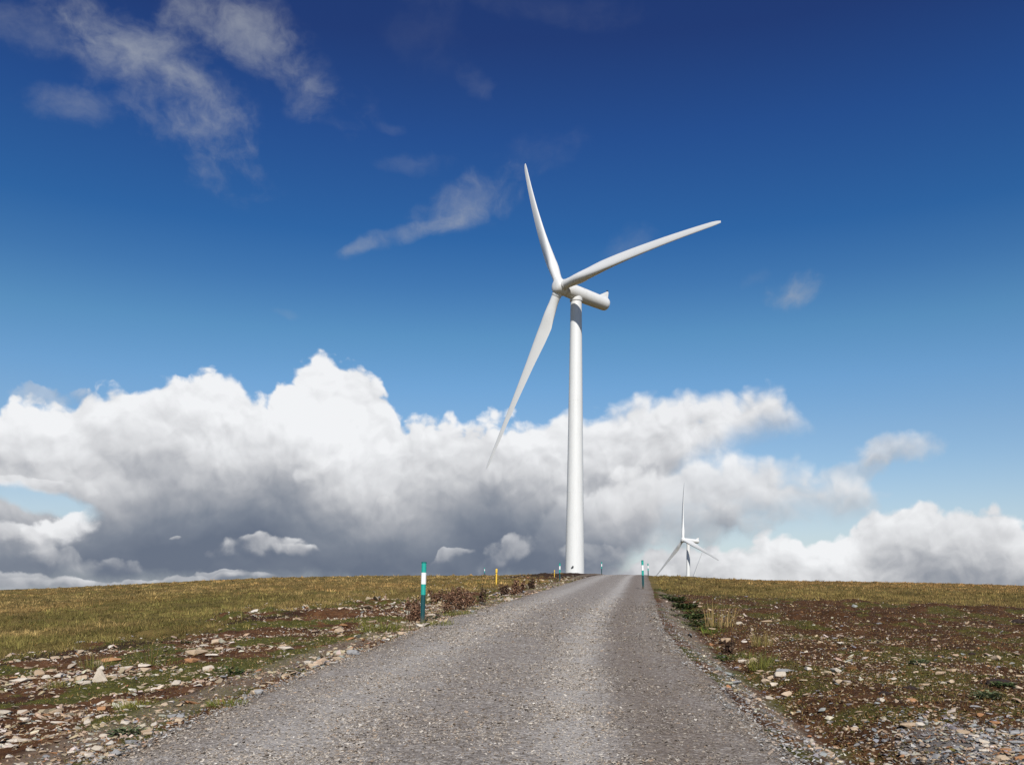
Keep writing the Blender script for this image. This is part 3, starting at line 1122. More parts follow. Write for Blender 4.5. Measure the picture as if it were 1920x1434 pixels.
def add_stone(X_, Y, size, shape, colour, rz, tilt, label, group, cat='stone'):
    z = float(np.maximum(terrain_z(X_, Y), road_surface(X_, Y)))
    V = SHAPES[shape][0]
    o = link('stone', stone_mesh(shape, colour))
    hh = V[:, 2].max() * size
    o.location = (X_, Y, z + hh * 0.45)
    o.rotation_euler = (tilt[0], tilt[1], rz)
    o.scale = (size, size, size)
    return tag(o, label, cat, group)


# stones the photo shows one by one: column, row, width in photo pixels, shape, colour, label
_named = [
    (187, 1278, 30, None, 'pale', 'pale pointed triangular stone standing upright on the bank left of the track'),
    (40, 1276, 30, 1, 'pale', 'white stone with a dark end in the green patch at the far left'),
    (62, 1272, 20, 4, 'cream', 'cream stone just right of the dark-ended white stone at far left'),
    (158, 1283, 26, 1, 'pale', 'flat white stone lying just left of the triangular stone'),
    (276, 1250, 28, 0, 'pale', 'long pale slab behind the triangular stone, right of the rush tuft'),
    (275, 1258, 18, 3, 'cream', 'rounded pinkish stone in front of the long pale slab'),
    (240, 1256, 26, 1, 'pale', 'pale block beside the long slab, right of the triangular stone'),
    (360, 1241, 32, 5, 'orange', 'flat orange stone slab on the bank left of the track'),
    (368, 1226, 46, 5, 'cream', 'wide cream slab just behind the flat orange slab'),
    (398, 1229, 26, 2, 'pale', 'thin pale stone right of the wide cream slab'),
    (205, 1239, 40, 7, 'orange', 'long flat tan stone in front of the small rush tuft'),
    (536, 1218, 26, 1, 'pale', 'pale stone at the top of the bare soil near the left track edge'),
    (580, 1243, 26, 5, 'pale', 'whitish slab close to the left track edge below the banded post'),
    (592, 1250, 22, 3, 'cream', 'pinkish block beside the whitish slab at the left track edge'),
    (113, 1357, 34, 2, 'pale', 'long white stone lying on brown soil low at the left'),
    (190, 1332, 18, 6, 'orange', 'rounded orange tan stone low at the left'),
    (42, 1332, 18, 4, 'orange', 'small orange stone at the far left below the green patch'),
    (5, 1340, 30, 1, 'pale', 'white stone cut by the left picture edge'),
    (166, 1388, 12, 8, 'pale', 'small round white stone near the dark leafy plant, low left'),
    (182, 1406, 22, 6, 'pale', 'white angular stone close to the lower left track edge'),
    (28, 1391, 24, 1, 'pale', 'white stone in a small heap at the lower left corner'),
    (45, 1389, 18, 3, 'pale', 'rounded pale stone beside the white one at the lower left corner'),
    (278, 1372, 22, 3, 'cream', 'cream block by the track edge right of the dark leafy plant'),
    (247, 1392, 28, 5, 'grey', 'grey stone under the dark leafy plant at the track edge'),
    (325, 1343, 18, 3, 'grey', 'grey stone at the left track edge beside a mossy patch'),
    (338, 1345, 16, 6, 'grey', 'second grey stone at the left track edge, touching the first'),
    (75, 1367, 22, 2, 'cream', 'flat cream stone on top of a paler one, low left'),
    (75, 1354, 16, 2, 'pale', 'thin pale stone behind the flat cream pair, low left'),
    (1463, 1268, 24, 6, 'pale', 'bright cream boulder in the ditch right of the track'),
    (1472, 1259, 38, 7, 'grey', 'long dark-edged slab lying behind the bright boulder in the ditch'),
    (1444, 1272, 20, 3, 'cream', 'pinkish stone left of the bright boulder in the ditch'),
    (1478, 1276, 16, 7, 'pale', 'thin leaning stone right of the bright boulder in the ditch'),
    (1384, 1269, 20, 5, 'cream', 'flat cream stone at the right track edge beside a spiky plant'),
    (1407, 1242, 26, 8, 'cream', 'largest tan boulder in the stone cluster right of the track'),
    (1392, 1240, 18, 3, 'pale', 'pale stone touching the left side of the tan boulder'),
    (1425, 1260, 14, 1, 'cream', 'small cream stone at the foot of the green rush tuft right of the track'),
    (1360, 1205, 22, 3, 'cream', 'cream block behind the brown dock plant right of the track'),
    (1395, 1206, 14, 1, 'pale', 'small white stone right of the brown dock plant'),
    (1435, 1165, 22, 2, 'cream', 'pale pink slab on the brown peat right of the tall dry rushes'),
    (1338, 1180, 20, 2, 'cream', 'flat tan slab beside the bright green cushion right of the track'),
    (1570, 1281, 18, 3, 'cream', 'tan block alone on the brown ground right of the ditch'),
    (1575, 1206, 14, 1, 'pale', 'small pale stone alone on the mid peat right of the ditch'),
    (1648, 1170, 16, 5, 'grey', 'grey stone far out on the brown peat to the right'),
    (1703, 1366, 34, 1, 'cream', 'large pinkish block in the grey rubble heap'),
    (1725, 1364, 18, 6, 'pale', 'pale block right of the large pinkish block in the rubble heap'),
    (1787, 1350, 12, 6, 'pale', 'bright white stone in the middle of the rubble heap'),
    (1830, 1327, 24, 7, 'grey', 'long grey stone tilted at the back of the rubble heap'),
    (1865, 1356, 22, 1, 'orange', 'bright orange block at the right end of the rubble heap'),
    (1835, 1340, 18, 3, 'orange', 'orange stone beside the long grey one in the rubble heap'),
    (1657, 1351, 11, 8, 'pale', 'small round white stone at the left end of the rubble heap'),
    (1900, 1408, 24, 8, 'grey', 'smooth rounded grey boulder at the lower right corner'),
    (1880, 1424, 28, 6, 'cream', 'tan boulder left of the smooth grey one at the lower right corner'),
    (1912, 1424, 26, 3, 'orange', 'rusty block at the very lower right corner'),
    (1906, 1392, 30, 2, 'grey', 'grey slab behind the smooth boulder at the lower right corner'),
]
_rs = np.random.RandomState(5)
NAMED_POS = []
for (px, py, w, sh, colr, lab) in _named:
    p = on_ground(px, py)
    size = w / F * p[1] * 1.0
    NAMED_POS.append((p[0], p[1], size))
    if sh is None:
        Vt = np.array([(-.55, -.2, -.3), (.62, -.25, -.3), (.5, .3, -.3), (-.5, .3, -.3), (-.12, -.02, .95), (.05, .12, .88), (-.5, -.2, .0), (.66, -.1, -.05), (.2, -.22, .42)])
        bm = bmesh.new()
        for v in Vt: bm.verts.new(v)
        bmesh.ops.convex_hull(bm, input=bm.verts[:])
        bmesh.ops.bevel(bm, geom=bm.edges[:], offset=0.02, segments=1, affect='EDGES')
        o = link('stone', bm_mesh('pointed_stone', bm, M_STONE['pale'], False))
        o.location = (p[0], p[1], p[2] + size * 0.1); s = size * 0.85
        o.scale = (s, s, s)
        tag(o, lab, 'stone')
    else:
        add_stone(p[0], p[1], size * 1.12, sh, colr, _rs.uniform(-0.35, 0.35), (_rs.uniform(-.12, .12), _rs.uniform(-.12, .12)), lab, None)


def scatter(n, y0, y1, xfun, seed):
    rs = np.random.RandomState(seed)
    Y = np.exp(rs.uniform(math.log(y0), math.log(y1), n))
    X_ = xfun(rs, Y)
    return X_, Y, rs


cand = []      # x, y, size, colour index, region index
CK = ['cream', 'pale', 'orange', 'grey']


def add_region(n, y0, y1, xfun, accept, smin, smax, power, probs, region, seed):
    X_, Y, rs = scatter(n, y0, y1, xfun, seed)
    keep = rs.rand(n) < accept(X_, Y)
    X_, Y = X_[keep], Y[keep]
    s = smin * (1 - rs.rand(len(X_)) * (1 - (smin / smax) ** power)) ** (-1 / power)
    c = rs.choice(4, len(X_), p=probs)
    for a in zip(X_, Y, s, c):
        cand.append((*a, region))


def left_accept(x, y):
    gr, mo, ed, ru, da = masks(x, y)
    clump = sstep(fbm(x, y, 1.3, 4, 0.6, 21), 0.43, 0.64)
    return (0.5 + 0.5 * sstep(y, 7.5, 13)) * (1 - gr) * (0.10 + 0.80 * clump) * (1 - 0.45 * mo) * (1 - 0.7 * da)


def right_accept(x, y):
    gr, mo, ed, ru, da = masks(x, y)
    clump = sstep(fbm(x, y, 1.8, 3, 0.6, 22), 0.36, 0.66)
    return (1 - 0.85 * gr) * (0.25 + 0.75 * clump) * (1 - 0.4 * mo)


LEFT = lambda rs, Y: centre(Y) - HW - 0.1 - rs.uniform(0, 1, len(Y)) ** 1.15 * 11.5
RIGHT = lambda rs, Y: centre(Y) + HW + 1.2 + rs.uniform(0, 1, len(Y)) ** 1.2 * np.minimum(Y * 0.62, 26)
add_region(48000, 6.0, 36, LEFT, left_accept, 0.034, 0.26, 2.3, [0.60, 0.32, 0.04, 0.04], 0, 31)
add_region(9000, 30, 85, LEFT, lambda x, y: np.maximum(left_accept(x, y), 0.25 * sstep(fbm(x, y, 1.6, 3, 0.6, 21), 0.5, 0.65)), 0.06, 0.35, 2.0, [0.55, 0.35, 0.05, 0.05], 0, 32)
add_region(34000, 6.0, 46, RIGHT, right_accept, 0.024, 0.20, 2.4, [0.62, 0.22, 0.08, 0.08], 1, 33)
add_region(3000, 5.6, 40, lambda rs, Y: centre(Y) + HW + 0.25 + np.abs(rs.normal(0, 0.95, len(Y))), lambda x, y: (0.35 + 0.65 * sstep(y, 18, 9)) * (0.3 + 0.7 * sstep(fbm(x, y, 0.9, 3, 0.6, 27), 0.42, 0.6)), 0.028, 0.20, 2.2, [0.46, 0.22, 0.06, 0.26], 2, 34)
add_region(2400, 5.6, 60, lambda rs, Y: centre(Y) - HW + 0.05 - np.abs(rs.normal(0, 0.42, len(Y))), lambda x, y: sstep(fbm(x, y, 1.2, 2, 0.5, 24), 0.35, 0.6), 0.03, 0.22, 2.1, [0.50, 0.28, 0.05, 0.17], 3, 35)
add_region(3800, 6.2, 12.5, lambda rs, Y: 4.6 + rs.normal(0, 1.2, len(Y)), lambda x, y: masks(x, y)[3] * 1.3, 0.032, 0.135, 2.0, [0.17, 0.08, 0.08, 0.67], 4, 36)
cand = np.array(cand)
# keep clear of the named stones and of one another at the same spot
ok = np.ones(len(cand), bool)
for nx, ny, ns in NAMED_POS:
    ok &= np.hypot(cand[:, 0] - nx, cand[:, 1] - ny) > ns * 0.55
cand = cand[ok]
inframe = np.abs(cand[:, 0] / cand[:, 1]) < 0.575
big = cand[:, 2] / cand[:, 1] * inframe
# an angular size more than ~45 px looks wrong for this ground
cand = cand[big * F < 25]; big = (cand[:, 2] / cand[:, 1]) * (np.abs(cand[:, 0] / cand[:, 1]) < 0.575)
order = np.argsort(-big)
N_IND = 300 - len(_named)
ind = order[:N_IND]; rest = order[N_IND:]
REG = ['on the stony bank left of the track', 'on the brown peat right of the track', 'along the right edge of the track', 'along the left edge of the track', 'in the rubble heap at lower right']
ADJ = {'cream': 'cream flat stone', 'pale': 'whitish stone', 'orange': 'orange brown stone', 'grey': 'grey stone'}
rs_ = np.random.RandomState(77)
for i in ind:
    x, y, s, c, rg = cand[i]
    colr = CK[int(c)]; rg = int(rg)
    add_stone(x, y, s * 1.1, int(rs_.randint(len(SHAPES))), colr, rs_.uniform(0, 6.28), tuple(rs_.normal(0, 0.14, 2)),
              ADJ[colr] + ' scattered ' + REG[rg], colr + ' stones ' + REG[rg])


def scatter_mesh(name, P, size, rz, tilt, shapes, cols, mat, jitter=0.0):
    """merge many little solids into one mesh (numpy)"""
    rs = np.random.RandomState(len(P))
    which = rs.randint(len(shapes), size=len(P))
    VV, FF, CC = [], [], []
    off = 0
    for k, (V, Fc) in enumerate(shapes):
        ix = np.nonzero(which == k)[0]
        if len(ix) == 0: continue
        c, s = np.cos(rz[ix]), np.sin(rz[ix])
        v = V[None] * size[ix][:, None, None]
        if jitter:
            v = v * (1 + jitter * rs.uniform(-1, 1, (len(ix), 1, 3)))
        tx, ty = tilt[ix, 0][:, None], tilt[ix, 1][:, None]
        x, y, z = v[..., 0], v[..., 1], v[..., 2]
        z = z + tx * x + ty * y
        x2 = x * c[:, None] - y * s[:, None]; y2 = x * s[:, None] + y * c[:, None]
        w = np.stack([x2, y2, z], -1) + P[ix][:, None, :]
        VV.append(w.reshape(-1, 3))
        FF.append((Fc[None] + (np.arange(len(ix)) * len(V))[:, None, None] + off).reshape(-1, Fc.shape[1]))
        CC.append(np.repeat(cols[ix], len(V), 0))
        off += len(ix) * len(V)
    return np_mesh(name, np.concatenate(VV), np.concatenate(FF), mat, False, {'col': np.concatenate(CC)})


def surf_z(x, y):
    return np.maximum(terrain_z(x, y), road_surface(x, y))


def low_stone(seed, dims):
    rs = np.random.RandomState(seed)
    bm = bmesh.new()
    for _ in range(8):
        p = rs.uniform(-1, 1, 3); p = p / np.abs(p).max()
        bm.verts.new(p * np.array(dims) * 0.5)
    bmesh.ops.convex_hull(bm, input=bm.verts[:])
    for v in [v for v in bm.verts if not v.link_faces]: bm.verts.remove(v)
    bmesh.ops.triangulate(bm, faces=bm.faces[:])
    bm.verts.index_update()
    V = np.array([v.co[:] for v in bm.verts]); Fc = np.array([[v.index for v in f.verts] for f in bm.faces])
    bm.free()
    return V, Fc


LOW = [low_stone(200 + i, d) for i, d in enumerate([(1, .7, .35), (1, .6, .28), (1, .8, .5), (1, .5, .3), (1, .75, .4), (1, .9, .6)])]
cr = cand[rest]
rs_ = np.random.RandomState(78)
base_c = np.array([[(a + b) / 2 for a, b in zip(*STONE_COL[k])] for k in CK])
cc = base_c[cr[:, 3].astype(int)] * rs_.uniform(0.55, 1.15, (len(cr), 1)) * rs_.uniform(0.93, 1.07, (len(cr), 3))
# loose chips between the stones
def chips(n, y0, y1, xfun, accept, smin, smax, pal, seed):
    X_, Y, rs = scatter(n, y0, y1, xfun, seed)
    k = rs.rand(n) < accept(X_, Y)
    X_, Y = X_[k], Y[k]
    s = rs.uniform(smin, smax, len(X_)) * rs.uniform(0.5, 1, len(X_))
    pal = np.array(pal)
    c = pal[rs.randint(len(pal), size=len(X_))] * rs.uniform(0.7, 1.2, (len(X_), 1))
    return X_, Y, s, c


soil_pal = [(0.27, 0.17, 0.10), (0.38, 0.28, 0.19), (0.20, 0.105, 0.055), (0.12, 0.055, 0.026), (0.075, 0.034, 0.016), (0.055, 0.026, 0.012), (0.33, 0.27, 0.20)]
dark_pal = [(0.045, 0.022, 0.010), (0.08, 0.040, 0.017), (0.14, 0.070, 0.03), (0.12, 0.10, 0.025), (0.36, 0.26, 0.17), (0.20, 0.105, 0.05)]
grey_pal = [(0.30, 0.29, 0.28), (0.22, 0.21, 0.20), (0.40, 0.38, 0.35), (0.16, 0.15, 0.14), (0.34, 0.27, 0.21)]
sets = [(cr[:, 0], cr[:, 1], cr[:, 2], cc),
        chips(30000, 5.6, 34, LEFT, lambda x, y: left_accept(x, y) + 0.12, 0.012, 0.045, soil_pal, 41),
        chips(42000, 5.6, 44, RIGHT, lambda x, y: (1 - masks(x, y)[0]) * 0.9, 0.014, 0.060, dark_pal, 42),
        chips(9000, 5.4, 34, lambda rs, Y: centre(Y) + HW - 0.1 + np.abs(rs.normal(0, 0.6, len(Y))), lambda x, y: 1.0 + 0 * x, 0.012, 0.05, grey_pal, 43),
        chips(9000, 5.4, 60, lambda rs, Y: centre(Y) - HW + 0.1 - np.abs(rs.normal(0, 0.35, len(Y))), lambda x, y: 0.8 + 0 * x, 0.012, 0.045, grey_pal + soil_pal[:2], 44),
        chips(7000, 6.4, 12, lambda rs, Y: 4.6 + rs.normal(0, 1.1, len(Y)), lambda x, y: masks(x, y)[3] * 1.4, 0.015, 0.07, grey_pal, 45)]
xs = np.concatenate([a[0] for a in sets]); ys = np.concatenate([a[1] for a in sets]); ss = np.concatenate([a[2] for a in sets]); cs = np.concatenate([a[3] for a in sets])
nn = len(xs)
P = np.stack([xs, ys, surf_z(xs, ys) + ss * 0.10], 1)
o = link('stone_litter', scatter_mesh('stone_litter', P, ss, rs_.uniform(0, 6.28, nn), rs_.normal(0, 0.25, (nn, 2)), LOW, cs, M_CHIP, 0.25))
tag(o, 'small stones, chips and crumbs of peat littering the bare ground beside the track', 'stone litter', kind='stuff')

# loose gravel on the track
rs_ = np.random.RandomState(79)
n = 330000
Y = np.exp(rs_.uniform(math.log(4.8), math.log(42), n))
u = rs_.uniform(-HW - 0.2, HW + 0.10, n)
lightb = np.maximum(np.exp(-((u - 1.0 + 0.5 * (fbm(u, Y, 2.2, 2, 0.5, 52) - 0.5)) / 0.40) ** 2), 0.8 * np.exp(-((u + 1.5 + 0.6 * (fbm(u, Y, 2.2, 2, 0.5, 53) - 0.5)) / 0.55) ** 2))
edgeb = sstep(np.abs(u), 2.3, 2.8)
dens = 0.40 + 0.60 * np.maximum(lightb, edgeb)
dens = dens * (0.30 + 0.70 * sstep(fbm(u, Y, 0.8, 4, 0.6, 51), 0.38, 0.58)) * (0.05 + 0.95 * sstep(Y, 40, 13))
k = rs_.rand(n) < dens
Y, u, lightb = Y[k], u[k], lightb[k]; n = len(Y)
s = 0.0105 * (1 - rs_.rand(n) * 0.96) ** -0.42
s = np.minimum(s, 0.042) * np.clip(Y / 14, 1, 1.7)
xx = centre(Y) + u
pal = np.array([(0.24, 0.203, 0.166), (0.315, 0.272, 0.228), (0.39, 0.35, 0.303), (0.14, 0.113, 0.091), (0.47, 0.435, 0.39), (0.29, 0.22, 0.162)])
pi_ = rs_.choice(6, n, p=[.28, .26, .17, .14, .04, .11])
sw = (rs_.rand(n) < lightb * 0.5)
pi_ = np.where(sw, rs_.choice([1, 2, 4], n, p=[.35, .47, .18]), pi_)
c = pal[pi_] * np.array([1.07, 1.06, 1.035]) * rs_.uniform(0.8, 1.15, (n, 1)) * (1.0 - 0.20 * sstep(u + 0.5 * (fbm(u, Y, 1.5, 2, 0.5, 54) - 0.5), 1.3, 1.65))[:, None]
P = np.stack([xx, Y, road_surface(xx, Y) + 0.022 * (fbm(xx, Y, 0.5, 3, 0.5, 12) - 0.5) + 0.014 * (fbm(xx, Y, 0.09, 2, 0.5, 13) - 0.5) + 0.05 * (fbm(xx, Y, 2.5, 2, 0.5, 14) - 0.5) + s * 0.13], 1)
o = link('loose_gravel', scatter_mesh('loose_gravel', P, s, rs_.uniform(0, 6.28, n), rs_.normal(0, 0.25, (n, 2)), LOW, c, M_CHIP, 0.25))
tag(o, 'loose grey gravel lying on the track', 'gravel', kind='stuff')


# ------------------------------------------------------------------ grass and plants
def blades(B, h, w, lean, az_, face, cols, bend=0.5, segs=2):
    """B base points (n,3) -> verts, quads, tris, colours; every blade bends over as it rises"""
    n = len(B)
    dirv = np.stack([np.cos(az_), np.sin(az_), np.zeros(n)], 1)
    side = np.stack([np.cos(face), np.sin(face), np.zeros(n)], 1) * (w / 2)[:, None]
    up = np.array([0, 0, 1.0])
    def pt(t):
        return B + up * (h * np.cos(lean * (1 + bend * t)) * t)[:, None] + dirv * (h * np.sin(lean * (1 + bend * t)) * t)[:, None]
    m = pt(0.55); tp = pt(1.0)
    V = np.stack([B - side, B + side, m - side * 0.75, m + side * 0.75, tp], 1).reshape(-1, 3)
    i = np.arange(n)[:, None] * 5
    Q = i + np.array([[0, 1, 3, 2]])
    T = i + np.array([[2, 3, 4]])
    return V, Q, T, np.repeat(cols, 5, 0)


def pal_mix(rs, n, pal, probs, var=0.25):
    pal = np.array(pal)
    return pal[rs.choice(len(pal), n, p=probs)] * rs.uniform(1 - var, 1 + var, (n, 1))


STRAW, OLIVE, GREEN, BROWN = (0.46, 0.31, 0.125), (0.26, 0.195, 0.060), (0.16, 0.155, 0.040), (0.20, 0.115, 0.05)
RUST = (0.46, 0.25, 0.09)


def grass_field(name, n, nt, per, y0, y1, th0, th1, hmin, hmax, seed, label, maskf, pals):
    """short sward between many tussocks"""
    rs = np.random.RandomState(seed)
    def place(m):
        Y = np.exp(rs.uniform(math.log(y0), math.log(y1), m))
        X_ = rs.uniform(th0, th1, m) * Y
        k = rs.rand(m) < maskf(X_, Y)
        return X_[k], Y[k]
    X1, Y1 = place(n)
    h1 = hmin * rs.uniform(0.6, 1.5, len(X1)); sh1 = rs.uniform(0.40, 0.70, len(X1))
    tx, ty = place(nt)
    tsz = rs.uniform(0.10, 0.30, len(tx)) * np.clip(ty / 30, 0.7, 1.5)
    th_ = hmax * (rs.uniform(0.45, 1.1, len(tx)) + 0.7 * (rs.rand(len(tx)) > 0.93))
    tb = rs.uniform(0.50, 1.28, len(tx)) * (0.72 + 0.5 * sstep(fbm(tx, ty, 1.7, 3, 0.6, 68), 0.36, 0.62))
    idx = np.repeat(np.arange(len(tx)), per)
    dxy = rs.normal(0, 0.5, (len(idx), 2))
    rr = np.hypot(dxy[:, 0], dxy[:, 1])
    X2 = tx[idx] + dxy[:, 0] * tsz[idx] * 1.5; Y2 = ty[idx] + dxy[:, 1] * tsz[idx] * 1.5
    h2 = th_[idx] * np.clip(1.15 - rr * 0.55, 0.35, 1.2) * rs.uniform(0.7, 1.1, len(idx))
    X_ = np.concatenate([X1, X2]); Y = np.concatenate([Y1, Y2]); h = np.concatenate([h1, h2]); br = np.concatenate([sh1, tb[idx]])
    n = len(X_)
    w = np.maximum(0.007, Y * 0.00050) * rs.uniform(0.7, 1.5, n)
    cx_ = np.concatenate([X1, tx[idx]]); cy_ = np.concatenate([Y1, ty[idx]])
    big = fbm(cx_, cy_, 5.0, 3, 0.55, 62)
    c = pals(rs, cx_, cy_, big, 0.5 + 0 * cx_) * br[:, None]
    az_ = np.concatenate([rs.uniform(0, 6.28, len(X1)), np.arctan2(dxy[:, 1], dxy[:, 0]) + rs.normal(0, 0.5, len(idx))])
    lean = np.concatenate([rs.uniform(0.2, 1.0, len(X1)), np.clip(rr * 0.9 + rs.normal(0.1, 0.2, len(idx)), 0.05, 1.2)])
    B = np.stack([X_, Y, terrain_z(X_, Y) - 0.01], 1)
    V, Q, T, C_ = blades(B, h, w, lean, az_, rs.uniform(0, 6.28, n), c)
    o = link(name, np_mesh(name, V, [Q, T], M_BLADE, False, {'col': C_}))
    return tag(o, label, 'grass', kind='stuff')


def pick(rs, wts, pal):
    wts = wts / wts.sum(1, keepdims=True)
    cum = np.cumsum(wts, 1)
    i = (rs.rand(len(wts), 1) > cum).sum(1).clip(0, len(pal) - 1)
    return np.array(pal)[i] * 0.35 + (wts @ np.array(pal)) * 0.65


def pal_left(rs, x, y, big, cl):
    far = sstep(y, 25, 60)
    gold = sstep(big + 0.16 * far, 0.40, 0.62)
    dk = sstep(fbm(x, y, 2.2, 4, 0.6, 66), 0.54, 0.68)
    pinkish = sstep(fbm(x, y, 9.0, 3, 0.5, 67), 0.5, 0.65) * far
    w = np.stack([0.08 + 1.1 * gold * (1 - dk), 0.75 + 0 * x, 0.95 * (1 - gold) + 0.10, 0.12 + 0.9 * dk, 0.9 * pinkish], 1)
    return pick(rs, w, [STRAW, OLIVE, GREEN, BROWN, RUST]) * rs.uniform(0.7, 1.25, (len(x), 1)) * (0.70 + 0.5 * sstep(cl, 0.3, 0.6))[:, None]


def pal_right(rs, x, y, big, cl):
    far = sstep(y, 58, 88) * sstep(x / y, 0.20, 0.34)
    dk = sstep(fbm(x, y, 3.0, 4, 0.6, 66), 0.5, 0.66)
    w = np.stack([0.15 + 0.9 * far, 0.65 + 0 * x, 0.40 * (1 - far) + 0.1, 0.30 + 0.8 * dk, 0.15 + 2.2 * far], 1)
    return pick(rs, w, [STRAW, OLIVE, GREEN, BROWN, RUST]) * rs.uniform(0.7, 1.25, (len(x), 1))


grass_field('moor_grass_left', 170000, 11500, 34, 11, 125, -0.72, 0.06, 0.05, 0.20, 91, 'olive and straw coloured moor grass covering the left field',
            lambda x, y: np.where(lateral(x, y) < -HW - 0.3, masks(x, y)[0], 0), pal_left)
grass_field('moor_grass_right', 120000, 8000, 30, 28, 125, 0.12, 0.72, 0.05, 0.20, 92, 'dry brown and straw moor grass along the right skyline',
            lambda x, y: np.where(lateral(x, y) > HW + 0.8, masks(x, y)[0], 0), pal_right)


def sparse(name, n, y0, y1, xfun, accept, hmin, hmax, pal, probs, seed, label, wmul=1.0):
    X_, Y, rs = scatter(n, y0, y1, xfun, seed)
    k = rs.rand(n) < accept(X_, Y)
    X_, Y = X_[k], Y[k]; n = len(Y)
    h = rs.uniform(hmin, hmax, n)
    w = np.maximum(0.0045, Y * 0.0005) * rs.uniform(0.7, 1.4, n) * wmul
    c = pal_mix(rs, n, pal, probs)
    B = np.stack([X_, Y, terrain_z(X_, Y) - 0.006], 1)
    V, Q, T, C_ = blades(B, h, w, rs.uniform(0.15, 1.05, n), rs.uniform(0, 6.28, n), rs.uniform(0, 6.28, n), c)
    o = link(name, np_mesh(name, V, [Q, T], M_BLADE, False, {'col': C_}))
    return tag(o, label, 'grass', kind='stuff')


def moss_left(x, y):
    gr, mo, ed, ru, da = masks(x, y)
    return np.clip(mo * 1.0 + gr * 0.5 + 0.04, 0, 1) * (lateral(x, y) < -HW + 0.15) * (0.3 + 0.7 * sstep(fbm(x, y, 0.35, 3, 0.6, 64), 0.4, 0.6))


def moss_right(x, y):
    gr, mo, ed, ru, da = masks(x, y)
    return np.clip(mo * 0.85 + 0.10, 0, 1) * (lateral(x, y) > HW + 0.1) * (0.25 + 0.75 * sstep(fbm(x, y, 0.35, 3, 0.6, 65), 0.42, 0.62)) * (1 - 0.8 * ru)


YG, DG, MG = (0.22, 0.205, 0.042), (0.085, 0.095, 0.028), (0.145, 0.15, 0.036)
sparse('moss_and_short_grass_left', 230000, 5.8, 80, LEFT, moss_left, 0.012, 0.045, [YG, MG, DG, OLIVE, STRAW], [.22, .28, .18, .22, .10], 95, 'short green grass and moss between the stones left of the track', 1.2)
sparse('moss_and_short_grass_right', 230000, 5.8, 48, RIGHT, moss_right, 0.012, 0.045, [YG, MG, DG, OLIVE, (0.035, 0.042, 0.014)], [.10, .18, .22, .22, .28], 96, 'short dark green and brown growth over the peat right of the track', 1.2)
sparse('dry_wisps_right', 130000, 5.8, 46, RIGHT, lambda x, y: 0.55 * (1 - masks(x, y)[3]) * (lateral(x, y) > HW + 0.5), 0.02, 0.075, [(0.20, 0.092, 0.028), (0.12, 0.052, 0.017), (0.045, 0.024, 0.010), STRAW, OLIVE], [.26, .26, .20, .10, .18], 97, 'dead brown wisps over the peat right of the track')
sparse('dry_wisps_left', 60000, 5.8, 40, LEFT, lambda x, y: 0.35 + 0 * x, 0.015, 0.06, [(0.26, 0.125, 0.04), (0.15, 0.07, 0.026), STRAW, OLIVE], [.36, .26, .16, .22], 98, 'dead brown wisps between the stones left of the track')


def rush_tuft(px, py, h_px, spread, n, pal, probs, label, seed, lean=0.30, group='rush tufts beside the track'):
    rs = np.random.RandomState(seed)
    p = on_ground(px, py)
    H = h_px / F * p[1]
    a = rs.uniform(0, 6.28, n); r = spread * np.sqrt(rs.rand(n)) * 0.5
    B = np.stack([np.cos(a) * r, np.sin(a) * r, np.full(n, -0.02)], 1)
    az_ = a + rs.normal(0, 0.6, n)
    h = H * rs.uniform(0.45, 1.08, n)
    w = np.full(n, max(0.006, p[1] * 0.00055)) * rs.uniform(0.7, 1.3, n)
    c = pal_mix(rs, n, pal, probs, 0.3)
    V, Q, T, C_ = blades(B, h, w, np.abs(rs.normal(lean * 0.7, lean * 0.6, n)), az_, rs.uniform(0, 6.28, n), c, 0.8)
    o = link('rush_tuft', np_mesh('rush_tuft', V, [Q, T], M_BLADE, False, {'col': C_}), loc=(p[0], p[1], float(surf_z(p[0], p[1]))))
    return tag(o, label, 'grass tuft', group)


